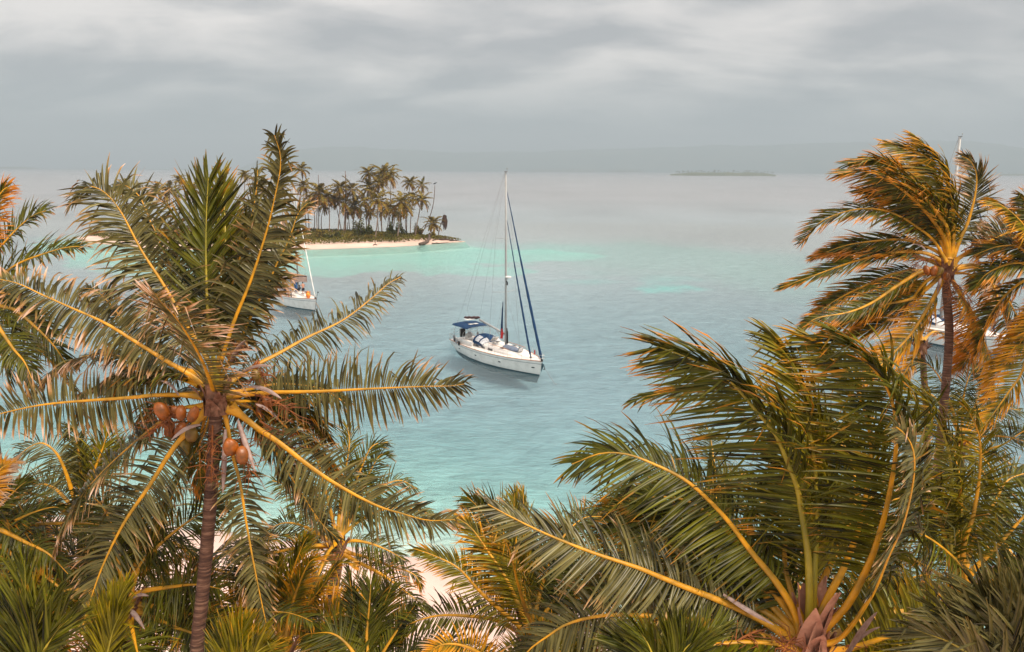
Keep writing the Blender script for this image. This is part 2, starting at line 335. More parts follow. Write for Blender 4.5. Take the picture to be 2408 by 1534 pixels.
def water_mat():
    m = bpy.data.materials.new('sea_water'); m.use_nodes = True; t = m.node_tree; b = t.nodes['Principled BSDF']; L = t.links.new
    a = N(t, 'ShaderNodeAttribute', attribute_name='tint')
    mf = N(t, 'ShaderNodeMix', data_type='RGBA'); L(a.outputs['Alpha'], mf.inputs[0]); L(a.outputs['Color'], mf.inputs[6]); mf.inputs[7].default_value = (0.85, 0.85, 0.83, 1)
    L(mf.outputs[2], b.inputs['Base Color'])
    b.inputs['Roughness'].default_value = 0.16; b.inputs['IOR'].default_value = 1.33; b.inputs['Specular IOR Level'].default_value = 0.5
    tc = N(t, 'ShaderNodeTexCoord'); hs = None
    for (sx, sy, sc, dt, amp) in ((1, 1.5, 0.13, 3, 1.1), (0.8, 1.3, 0.33, 3, 0.75), (1, 2.0, 0.8, 6, 0.5), (1, 1.5, 2.2, 5, 0.10)):
        mp = N(t, 'ShaderNodeMapping'); L(tc.outputs['Object'], mp.inputs[0]); mp.inputs['Scale'].default_value = (sx, sy, 1); mp.inputs['Rotation'].default_value = (0, 0, 0.35)
        n = N(t, 'ShaderNodeTexNoise'); L(mp.outputs[0], n.inputs[0]); n.inputs['Scale'].default_value = sc; n.inputs['Detail'].default_value = dt; n.inputs['Roughness'].default_value = 0.6; n.inputs['Distortion'].default_value = 0.4
        ml = N(t, 'ShaderNodeMath', operation='MULTIPLY_ADD'); L(n.outputs[0], ml.inputs[0]); ml.inputs[1].default_value = amp
        if hs: L(hs.outputs[0], ml.inputs[2])
        hs = ml
    bp = N(t, 'ShaderNodeBump'); bp.inputs['Strength'].default_value = 1.0; bp.inputs['Distance'].default_value = 1.0
    L(hs.outputs[0], bp.inputs['Height']); L(bp.outputs[0], b.inputs['Normal'])
    # clear water: what lies just under the surface shows through where one looks down into it
    tr = N(t, 'ShaderNodeBsdfTransparent'); tr.inputs[0].default_value = (0.84, 0.97, 0.98, 1); fr = N(t, 'ShaderNodeFresnel', inp={'IOR': 1.36}); L(bp.outputs[0], fr.inputs['Normal'])
    b.inputs['Specular IOR Level'].default_value = 0.0; gl = N(t, 'ShaderNodeBsdfGlossy', inp={'Roughness': 0.13}); L(bp.outputs[0], gl.inputs['Normal'])
    m1 = N(t, 'ShaderNodeMixShader'); m1.inputs[0].default_value = 0.72; L(b.outputs[0], m1.inputs[1]); L(tr.outputs[0], m1.inputs[2])
    mx = N(t, 'ShaderNodeMixShader'); L(fr.outputs[0], mx.inputs[0]); L(m1.outputs[0], mx.inputs[1]); L(gl.outputs[0], mx.inputs[2]); L(mx.outputs[0], t.nodes['Material Output'].inputs[0])
    return m
def bed_mat():
    m = bpy.data.materials.new('sea_bed'); m.use_nodes = True; t = m.node_tree; b = t.nodes['Principled BSDF']; L = t.links.new
    a = N(t, 'ShaderNodeAttribute', attribute_name='tint'); tc = N(t, 'ShaderNodeTexCoord'); n = N(t, 'ShaderNodeTexNoise'); L(tc.outputs['Object'], n.inputs[0]); n.inputs['Scale'].default_value = 0.5; n.inputs['Detail'].default_value = 5
    mr = N(t, 'ShaderNodeMapRange'); L(n.outputs[0], mr.inputs[0]); mr.inputs[3].default_value = 1.3; mr.inputs[4].default_value = 2.0
    v = N(t, 'ShaderNodeVectorMath', operation='SCALE'); L(a.outputs['Color'], v.inputs[0]); L(mr.outputs[0], v.inputs['Scale']); L(v.outputs[0], b.inputs['Base Color']); b.inputs['Roughness'].default_value = 1; b.inputs['Specular IOR Level'].default_value = 0
    return m
M['water'] = water_mat()
sea = mesh_obj('sea', np.stack([X, Y, np.zeros_like(X)], -1), q, M['water'], smooth=True, attr=col.reshape(-1, 4)); tag(sea, kind='structure')
M['seabed'] = bed_mat()
bed = mesh_obj('seabed', np.stack([X, Y, np.full_like(X, -1.72)], -1), q, M['seabed'], smooth=True, attr=col.reshape(-1, 4)); tag(bed, kind='structure')  # added sheet in the water's tint, brightened in place of light scattered below

def sand_mat(name, c1, c2, scale=1.5):
    m = pmat(name, c1, 0.9, spec=0.2, noise=(scale, c2, 0.35, 0.75), bump=(6, 0.5, 0.05)); t = m.node_tree; b = t.nodes['Principled BSDF']; L = t.links.new
    # wet sand at the edge, below the waterline the water's absorption of light painted as pale green
    src = b.inputs['Base Color'].links[0].from_socket; ge = N(t, 'ShaderNodeNewGeometry'); sp = N(t, 'ShaderNodeSeparateXYZ'); L(ge.outputs['Position'], sp.inputs[0])
    for lo, hi, c in ((0.04, 0.22, tuple(v * 0.72 for v in c1)), (-0.25, 0.04, (0.38, 0.57, 0.51))):
        mr = N(t, 'ShaderNodeMapRange'); L(sp.outputs[2], mr.inputs[0]); mr.inputs[1].default_value = lo; mr.inputs[2].default_value = hi; mr.inputs[3].default_value = 1; mr.inputs[4].default_value = 0
        mx = N(t, 'ShaderNodeMix', data_type='RGBA'); L(mr.outputs[0], mx.inputs[0]); L(src, mx.inputs[6]); mx.inputs[7].default_value = (*c, 1); src = mx.outputs[2]
    L(src, b.inputs['Base Color'])
    return m
M['sand'] = sand_mat('pale_sand', (0.72, 0.52, 0.45), (0.60, 0.42, 0.36), 0.4)
M['sand2'] = sand_mat('islet_sand', (0.66, 0.48, 0.40), (0.50, 0.34, 0.27), 0.15)
def terrain(name, poly, x0, x1, y0, y1, step, slope, top, mat, lump=0.12):
    gx = np.arange(x0, x1 + step, step); gy = np.arange(y0, y1 + step, step); GX, GY = np.meshgrid(gx, gy, indexing='ij')
    d = -sdf(GX, GY, poly) + 0.8 * (fbm(GX / 6, GY / 6, 3, 31) - 0.5)
    Z = np.where(d > 0, top * (1 - np.exp(-np.maximum(d, 0) * slope / top)), np.maximum(d * 2.5, -2.2))
    Z += lump * (fbm(GX / 3, GY / 3, 3, 33) - 0.5) * sstep(0.5, 4, d)
    a, b = GX.shape; I = np.arange(a - 1)[:, None] * b; J = np.arange(b - 1)[None, :]
    Q = np.stack([I + J, I + b + J, I + b + J + 1, I + J + 1], -1).reshape(-1, 4)
    o = mesh_obj(name, np.stack([GX, GY, Z], -1), Q, mat, smooth=True); tag(o, kind='structure'); return o
terrain('beach', NEAR, -75, 66, -60, 66, 0.6, 0.07, 1.3, M['sand'])
xs = [p[0] for p in ISLET]; ys = [p[1] for p in ISLET]
terrain('islet_ground', ISLET, min(xs) - 11, max(xs) + 11, min(ys) - 11, max(ys) + 11, 0.8, 0.16, 0.9, M['sand2'], 0.2)

# hills on the mainland, and the haze that fades them
M['hill'] = pmat('hill_forest', (0.06, 0.10, 0.09), 0.9, noise=(0.004, (0.10, 0.13, 0.11), 0.35, 0.7))
RIDGE = [(-900, 396), (560, 397), (620, 372), (690, 350), (760, 345), (850, 343), (950, 349), (1060, 356), (1160, 355), (1300, 352), (1420, 348), (1520, 344), (1640, 340), (1760, 338), (1900, 334), (2050, 331), (2160, 328), (2260, 328), (2340, 335), (2408, 345), (2600, 352), (3300, 360)]
def ridge():
    rx = np.arange(-800, 3300, 8.0); ry = np.interp(rx, [a for a, b in RIDGE], [b for a, b in RIDGE]); P = []
    for k in range(9):
        row = []
        for x, y in zip(rx, ry):
            d = ray(x, 405); s = 1 / math.hypot(d.x, d.y); dist = 8800 + k * 200
            hgt = max(0.0, (math.tan(0) + (ray(x, y).z / math.hypot(ray(x, y).x, ray(x, y).y)) * 9300 + 20))
            pr = math.sin(math.pi * min(1, k / 5.0) / 2) if k <= 5 else math.cos((k - 5) / 3.0 * math.pi / 2 * 0.9)
            n = float(fbm(np.array(x / 60), np.array(k / 1.5), 4, 55)) - 0.5
            row.append((d.x * s * dist, d.y * s * dist, -0.9 + hgt * pr * (1 + 0.14 * n)))
        P.append(row)
    return MB().grid(P).build('hills', M['hill'], smooth=True)
tag(ridge(), kind='structure')
HAZE = 2.3e-4
def haze():
    m = bpy.data.materials.new('haze_air'); m.use_nodes = True; t = m.node_tree; t.nodes.remove(t.nodes['Principled BSDF'])
    v = N(t, 'ShaderNodeVolumePrincipled'); v.inputs['Color'].default_value = (0.55, 0.645, 0.72, 1); v.inputs['Density'].default_value = HAZE; v.inputs['Anisotropy'].default_value = 0.0
    t.links.new(v.outputs[0], t.nodes['Material Output'].inputs['Volume'])
    s, a, b = 11200, -2.9, 430
    V = [(x, y, z) for z in (a, b) for x, y in ((-s, -s), (s, -s), (s, s), (-s, s))]
    Fc = [(3, 2, 1, 0), (4, 5, 6, 7), (0, 1, 5, 4), (1, 2, 6, 5), (2, 3, 7, 6), (3, 0, 4, 7)]
    tag(mesh_obj('haze', V, Fc, m), kind='stuff')
haze()
# ------------------------------------------------------------------ palms
def catmull(P, n):
    P = np.asarray(P, float); P = np.vstack([2 * P[0] - P[1], P, 2 * P[-1] - P[-2]]); out = []
    seg = len(P) - 3; L = np.linalg.norm(np.diff(P[1:-1], axis=0), axis=1); c = np.concatenate([[0], np.cumsum(L)]); c /= c[-1]
    for t in np.linspace(0, 1, n):
        k = min(np.searchsorted(c, t, side='right') - 1, seg - 1); k = max(k, 0); u = (t - c[k]) / max(c[k + 1] - c[k], 1e-9)
        p0, p1, p2, p3 = P[k:k + 4]
        out.append(0.5 * ((2 * p1) + (p2 - p0) * u + (2 * p0 - 5 * p1 + 4 * p2 - p3) * u * u + (3 * p1 - p0 - 3 * p2 + p3) * u ** 3))
    return np.array(out)
def unit(v): return v / np.maximum(np.linalg.norm(v, axis=-1, keepdims=True), 1e-9)
def rotv(v, k, a):
    """rotate rows of v about rows of k by angles a"""
    c = np.cos(a)[:, None]; s = np.sin(a)[:, None]
    return v * c + np.cross(k, v) * s + k * (k * v).sum(1, keepdims=True) * (1 - c)

def frond(parent, pts, rs, LL=0.95, n=92, droop=0.55, wind=(0, 0, 0), roll=0, rolltip=None, s0=0.17, dry=0.0, mat='leaf', rmat='rachis', out=None, spread=62, vee=18, w=0.021, rw=0.058, K=5, ragged=0.10, label=None, curl=0.0, clump=0.14, s1=1.0, wmax=None):
    """one frond: the rib is the part, its leaflets the sub-part"""
    NP = 34
    P = catmull(pts, NP); T = unit(np.gradient(P, axis=0))
    if out is None:
        out = P[-1] - P[0]
    out = np.array([out[0], out[1], 0.0])
    if np.linalg.norm(out) < 1e-3: out = np.array([0, 1, 0.0])
    out = out / np.linalg.norm(out)
    S = np.array([out[1], -out[0], 0.0]); S = np.tile(S, (NP, 1)); S = unit(S - (S * T).sum(1, keepdims=True) * T)
    rt2 = roll if rolltip is None else rolltip
    ang = np.radians(np.linspace(roll, rt2, NP)); S = rotv(S, T, ang); Nn = unit(np.cross(S, T))
    # --- rib
    s = np.linspace(0, 1, NP); r = rw * (0.11 + 0.89 * (1 - s) ** 1.25); r[:3] *= np.array([1.9, 1.45, 1.15])
    nk = 7; th = np.arange(nk) * 2 * np.pi / nk
    ring = P[:, None, :] + r[:, None, None] * (np.cos(th)[None, :, None] * S[:, None, :] + 0.55 * np.sin(th)[None, :, None] * Nn[:, None, :])
    I = np.arange(NP - 1)[:, None] * nk; J = np.arange(nk)[None, :]; J2 = (J + 1) % nk
    Q = np.stack([I + J, I + J2, I + nk + J2, I + nk + J], -1).reshape(-1, 4)
    ro = mesh_obj('frond', ring.reshape(-1, 3), Q, M[rmat], parent, smooth=True)
    if label: ro['label'] = label
    # --- leaflets
    m = 2 * n; side = np.where(np.arange(m) % 2 == 0, 1.0, -1.0); k = (np.arange(m) // 2)
    sp = s0 + (s1 - s0) * (k + rs.random(m) * 0.5) / n; sp = np.clip(sp, 0, 0.995)
    f = sp * (NP - 1); i0 = np.clip(f.astype(int), 0, NP - 2); fr = (f - i0)[:, None]
    def ip(A): return A[i0] * (1 - fr) + A[i0 + 1] * fr
    B, Tt, Ss, Ns = ip(P), unit(ip(T)), unit(ip(S)), unit(ip(Nn))
    u = (sp - s0) / (1 - s0)
    prof = np.interp(u, [0, 0.06, 0.2, 0.45, 0.7, 0.88, 1.0], [0.42, 0.66, 0.95, 1.0, 0.86, 0.6, 0.36])
    ln = LL * prof * (1 + 0.10 * rs.standard_normal(m)) ; ln = np.maximum(ln, 0.08)
    br = rs.random(m) < ragged; ln[br] *= rs.uniform(0.3, 0.75, br.sum()); ln[rs.random(m) < 0.035] = 0.05
    # clumping of neighbouring leaflets
    ph = rs.uniform(0, 6.28, 6); cl = clump * (np.sin(k * 0.55 + ph[0] + side) + 0.7 * np.sin(k * 1.27 + ph[1] - side * 2))
    al = np.radians(np.interp(u, [0, 0.5, 1], [spread + 12, spread, spread * 0.42])) + cl * 0.8 + 0.05 * rs.standard_normal(m)
    be = np.radians(vee + 4.5 * rs.standard_normal(m)) + cl * 0.6
    d0 = np.cos(al)[:, None] * Tt + np.sin(al)[:, None] * (side[:, None] * np.cos(be)[:, None] * Ss + np.sin(be)[:, None] * Ns)
    dr = droop * (1 + 0.35 * rs.standard_normal(m)) + curl * (rs.random(m) < 0.35) * rs.uniform(0.5, 1.6, m)
    kink = np.where(rs.random(m) < 0.13, rs.uniform(0.8, 2.6, m), 0.0)
    wv = np.array(wind)[None, :] * (1 + 0.18 * rs.standard_normal((m, 1)))
    jit = 0.065 * rs.standard_normal((m, 3))
    VV = np.zeros((m, K + 1, 3, 3)); TT = np.zeros((m, K + 1, 3, 4))
    pos = B + Ss * side[:, None] * (r[np.clip(i0, 0, NP - 1)] * 0.5)[:, None]
    tw = np.radians(14 * rs.standard_normal(m)); tw2 = np.radians(30 * rs.standard_normal(m))
    W = (w * (wmax or 1.0)) * (0.75 + 0.35 * prof); rnd = np.clip(0.45 + 0.22 * rs.standard_normal(m) , 0, 1)
    dd = np.clip(dry + 0.10 * rs.standard_normal(m) + 0.12 * u, 0, 1.4)
    for j in range(K + 1):
        uu = j / K
        d = unit(d0 + dr[:, None] * (uu ** 1.4) * np.array([0, 0, -1.0]) * 1.2 + (kink * (uu > 0.5))[:, None] * np.array([0, 0, -1.0]) + wv * (0.35 + uu) + jit * uu)
        if j: pos = pos + d * (ln / K)[:, None]
        wd = Tt - (Tt * d).sum(1, keepdims=True) * d; wd = unit(wd + 1e-4)
        wd = rotv(wd, d, tw + tw2 * uu)
        nn = np.cross(d, wd)
        ww = (W * np.interp(uu, [0, 0.15, 0.5, 0.8, 1.0], [0.45, 0.95, 1.0, 0.62, 0.10]))[:, None]
        VV[:, j, 0] = pos + wd * ww; VV[:, j, 1] = pos - nn * ww * 0.45 * side[:, None]; VV[:, j, 2] = pos - wd * ww
        TT[:, j, :, 0] = uu; TT[:, j, :, 1] = rnd[:, None]; TT[:, j, :, 2] = dd[:, None]; TT[:, j, 1, 3] = 1.0
    base = (np.arange(m) * (K + 1) * 3)[:, None, None]; jj = (np.arange(K) * 3)[None, :, None]; cc = np.arange(2)[None, None, :]
    a = base + jj + cc
    Q = np.stack([a, a + 1, a + 4, a + 3], -1).reshape(-1, 4)
    mesh_obj('leaflets', VV.reshape(-1, 3), Q, M[mat], ro, smooth=False, attr=TT.reshape(-1, 4))
    return ro

def trunk(parent, pts, r_top, r_bot, seed=0, name='trunk', nk=12, rings=0.12):
    P = catmull(pts, 40 if len(pts) > 2 else 30); L = np.linalg.norm(np.diff(P, axis=0), axis=1).sum()
    n = int(L / rings); P = catmull(pts, max(n * 2, 12)); T = unit(np.gradient(P, axis=0)); m = len(P)
    rs = np.random.default_rng(seed); s = np.linspace(0, 1, m)
    r = r_top + (r_bot - r_top) * s ** 1.3; r = r * (1 + 0.55 * np.clip(s - 0.93, 0, 1) / 0.07)
    r = r * (1 + 0.008 * np.where(np.arange(m) % 2 == 0, 1, -1) + 0.016 * rs.standard_normal(m))
    A = unit(np.cross(T, np.array([[0.1, 1, 0.0]]))); B = np.cross(T, A); th = np.arange(nk) * 2 * np.pi / nk
    V = P[:, None, :] + (r[:, None] * (1 + 0.02 * rs.standard_normal((m, nk))))[:, :, None] * (np.cos(th)[None, :, None] * A[:, None, :] + np.sin(th)[None, :, None] * B[:, None, :])
    I = np.arange(m - 1)[:, None] * nk; J = np.arange(nk)[None, :]; J2 = (J + 1) % nk
    Q = np.stack([I + J, I + nk + J, I + nk + J2, I + J2], -1).reshape(-1, 4)
    o = mesh_obj(name, V.reshape(-1, 3), Q, M['trunk'], parent, smooth=True); return o

def coconut(parent, c, r, seed):
    rs = random.Random(seed); mb = MB(); ax = Matrix.Rotation(rs.uniform(-0.6, 0.6), 3, 'X') @ Matrix.Rotation(rs.uniform(-0.6, 0.6), 3, 'Y')
    V = []; n, m = 14, 10
    mb.ball(c, (r * 0.9 * rs.uniform(0.78, 0.95), r * rs.uniform(0.78, 0.9), r * rs.uniform(1.05, 1.25)), n, m, ax)
    b = Vector(c)
    for i, v in enumerate(mb.v):      # three faint ribs and a blunt point
        d = Vector(v) - b; q = ax.inverted() @ d; a = math.atan2(q.y, q.x); k = 1 + 0.07 * math.cos(3 * a) - 0.06 * max(0, -q.z / r) ** 2
        mb.v[i] = tuple(b + d * k)
    return mb.build('coconut', M['nut_g' if rs.random() < 0.3 else 'nut'], parent, smooth=True)
def spathe(parent, a, b, bend, w=0.055, seed=0):
    """dry boat-shaped bract from a to b"""
    a, b, bend = Vector(a), Vector(b), Vector(bend); n = 12; d = (b - a).normalized(); sd = d.cross(Vector((0, 0, 1)))
    if sd.length < 0.2: sd = d.cross(Vector((0, 1, 0)))
    sd.normalize(); P = []
    for i in range(n + 1):
        t = i / n; p = a.lerp(b, t) + bend * math.sin(math.pi * t); ww = w * math.sin(math.pi * min(1, t * 0.85 + 0.12)) ** 0.8
        nv = sd.cross(d)
        P.append([p + sd * ww * math.cos(th) + nv * ww * 0.8 * math.sin(th) for th in (-0.3, 0.5, 1.2, 1.94, 2.64, 3.44)])
    return MB().grid(P).build('spathe', M['spathe'], parent, smooth=True)
def fruit_stalk(parent, a, d, L, seed):
    rs = random.Random(seed); mb = MB(); a = Vector(a); d = Vector(d).normalized()
    pts = [a + d * L * t + Vector((0, 0, -0.35 * L * t * t)) for t in (0, .25, .5, .75, 1)]; mb.tube(pts, [0.02, 0.018, 0.014, 0.011, 0.006], 5)
    for k in range(38):
        t = rs.uniform(0.2, 1); p = a + d * L * t + Vector((0, 0, -0.35 * L * t * t))
        q = Vector((rs.gauss(0, 1), rs.gauss(0, 1), rs.gauss(-0.3, 0.8))).normalized() * rs.uniform(0.12, 0.36) * (L / 0.6)
        q2 = q * 0.5 + Vector((rs.gauss(0, .04), rs.gauss(0, .04), rs.gauss(0, .04)))
        mb.tube([p, p + q2, p + q + d * 0.1], [0.009, 0.0075, 0.004], 4, cap=False)
        if rs.random() < 0.5: mb.ball(p + q * 0.8, rs.uniform(0.008, 0.016), 5, 4)
    return mb.build('fruit_stalk', M['stalk'], parent, smooth=True)
def sheath(parent, c, r, seed, size=1.0, mat='sheath', num=16):
    """fibrous net of old leaf bases round the growing point"""
    rs = random.Random(seed); mb = MB(); c = Vector(c)
    for k in range(num):
        a = k * 2.4 + rs.uniform(-.2, .2); ca, sa = math.cos(a), math.sin(a); h = size * rs.uniform(0.3, 0.75); w = size * rs.uniform(0.10, 0.2); lean = rs.uniform(0.1, 0.5); P = []
        for i in range(7):
            t = i / 6; rr = r * 0.9 + lean * t * t * 0.6; ww = w * (1 - t) ** 0.7 + 0.012 * rs.random(); zz = -0.25 + h * t
            row = [(c.x + ca * rr * (1 + 0.1 * math.cos(q * 2)) - sa * ww * q, c.y + sa * rr + ca * ww * q, c.z + zz + 0.03 * rs.random()) for q in (-1, -.4, .4, 1)]
            P.append(row)
        mb.grid(P)
    return mb.build('leaf_sheath', M[mat], parent, smooth=False)

def auto_frond_pts(c, az, el, L, bend, wind=(0, 0), n=8, rs=None):
    p = np.array(c, float); out = [p.copy()]; hx, hy = math.sin(az), math.cos(az); e = el; st = L / n
    for i in range(n):
        t = (i + 0.5) / n; e = el - bend * t ** 1.3
        d = np.array([hx * math.cos(e) + wind[0] * t * 0.6, hy * math.cos(e) + wind[1] * t * 0.6, math.sin(e)]); d /= np.linalg.norm(d)
        p = p + d * st; out.append(p.copy())
    return out
def crown_fill(root, c, num, rs, L=4.6, azs=(0, 360), els=(70, -35), wind=(0, 0, 0), **kw):
    """fronds nobody could trace one by one: a spiral of leaves from upright to hanging"""
    for k in range(num):
        t = (k + 0.5) / num; az = R(azs[0] + ((k * 137.5 + rs.uniform(-15, 15)) % 360) / 360 * (azs[1] - azs[0]))
        el = R(els[0] + (els[1] - els[0]) * t ** 0.9 + rs.uniform(-8, 8)); bend = R(rs.uniform(40, 75)) * (1 - 0.3 * t)
        b = np.array(c) + 0.12 * np.array([math.sin(az), math.cos(az), 0]) + np.array([0, 0, 0.3 * (0.5 - t)])
        k2 = dict(kw); k2['dry'] = kw.get('dry', 0.0) + 0.28 * t * t; k2['roll'] = rs.uniform(-25, 25)
        frond(root, auto_frond_pts(b, az, el, L * rs.uniform(0.82, 1.06) * (0.85 if t < 0.2 else 1), bend, (wind[0], wind[1])), rs, out=(math.sin(az), math.cos(az), 0), wind=wind, **k2)

def palm(label, px, Y, tr, fr, fill=None, r=(0.11, 0.16), seed=1, group='coconut palms growing on the near beach', nuts=(), spathes=(), stalks=(), defaults=None, base_z=0.9, heart=True, lean=(0.6, 0.0)):
    """px = crown centre in the 2408 px frame, Y = metres north; tr = trunk points in the frame; fr = fronds as (points, dy at tip, options)"""
    rs = np.random.default_rng(seed * 101 + 5); defaults = defaults or {}
    c = np.array(at(*px, Y))
    tp = [tuple(c - np.array([0, 0, 0.1]))] + [tuple(at(x, y, Y)) for x, y in tr]
    b = tp[-1]
    if b[2] > 1.5:
        if len(tp) > 1:
            a0 = np.array(tp[-2]); a1 = np.array(b); dv = a1 - a0; sl = dv[:2] / max(-dv[2], 0.5); k = a1[2] - base_z + 0.2
            tp.append((a1[0] + sl[0] * k * 0.35, a1[1] + sl[1] * k * 0.35, a1[2] - k * 0.5)); tp.append((a1[0] + sl[0] * k * 0.5, a1[1] + sl[1] * k * 0.5, base_z - 0.2))
        else:
            tp.append((b[0] + lean[0] * 0.5, b[1] + lean[1] * 0.5, b[2] * 0.5)); tp.append((b[0] + lean[0], b[1] + lean[1], base_z - 0.2))
    root = empty('coconut_palm', (tp[-1][0], tp[-1][1], base_z)); tag(root, label, 'palm tree', group)
    holder = root; inv = np.array([tp[-1][0], tp[-1][1], base_z])
    made = []
    made.append(trunk(root, [tuple(np.array(p) ) for p in tp], r[0], r[1], seed))
    scale = Y / 14.0
    for f in fr:
        pts, dz = f[0], f[1]; o = dict(defaults); o.update(f[2] if len(f) > 2 else {})
        L = [0.0]
        for i in range(1, len(pts)): L.append(L[-1] + math.hypot(pts[i][0] - pts[i - 1][0], pts[i][1] - pts[i - 1][1]))
        pow_ = o.pop('dpow', 1.0); P3 = [np.array(at(x, y, Y + dz * (l / L[-1]) ** pow_)) for (x, y), l in zip(pts, L)]
        # pull the start towards the growing point
        if o.pop('root', True):
            a = P3[0]; d = a - c; h = np.linalg.norm(d)
            if h > 0.35: P3 = [c + d / h * 0.15 + np.array([0, 0, -0.05])] + P3
        frond(root, P3, rs, **o)
    if fill:
        fl = fill if isinstance(fill, list) else [fill]
        for q in fl:
            q = dict(q); k = q.pop('n_fronds'); dd = {a: v for a, v in defaults.items() if a not in ('roll', 'rolltip', 'dpow', 'wind', 'out')}; dd.update(q)
            if 'wind' not in dd: dd['wind'] = defaults.get('wind', (0, 0, 0))
            crown_fill(root, c, k, rs, **dd)
    if heart: sheath(root, c - np.array([0, 0, 0.1]), r[0] + 0.05, seed)
    for k, (x, y, dy, rr) in enumerate(nuts): coconut(root, at(x, y, Y + dy), rr, seed * 37 + k)
    for k, (x0, y0, x1, y1, dy) in enumerate(spathes): spathe(root, at(x0, y0, Y + dy * 0.3), at(x1, y1, Y + dy), (0.0, 0, 0.06 if y1 <= y0 + 60 else -0.02), 0.05 , k)
    for k, (x, y, dx, dy, dz, L) in enumerate(stalks): fruit_stalk(root, at(x, y, Y - 0.1), (dx, dy, dz), L, seed * 11 + k)
    # parts were laid out in world space: hand them to the root without moving them
    bpy.context.view_layer.update()
    Mi = Matrix.Translation((-root.location.x, -root.location.y, -root.location.z))
    for ch in root.children: ch.matrix_parent_inverse = Mi
    return root
# ------------------------------------------------------------------ the palms in front
NEARG = 'coconut palms growing on the near beach'
AW, TW = (0, 1, 0), (0, -1, 0)       # frond leaning away from / towards the viewer
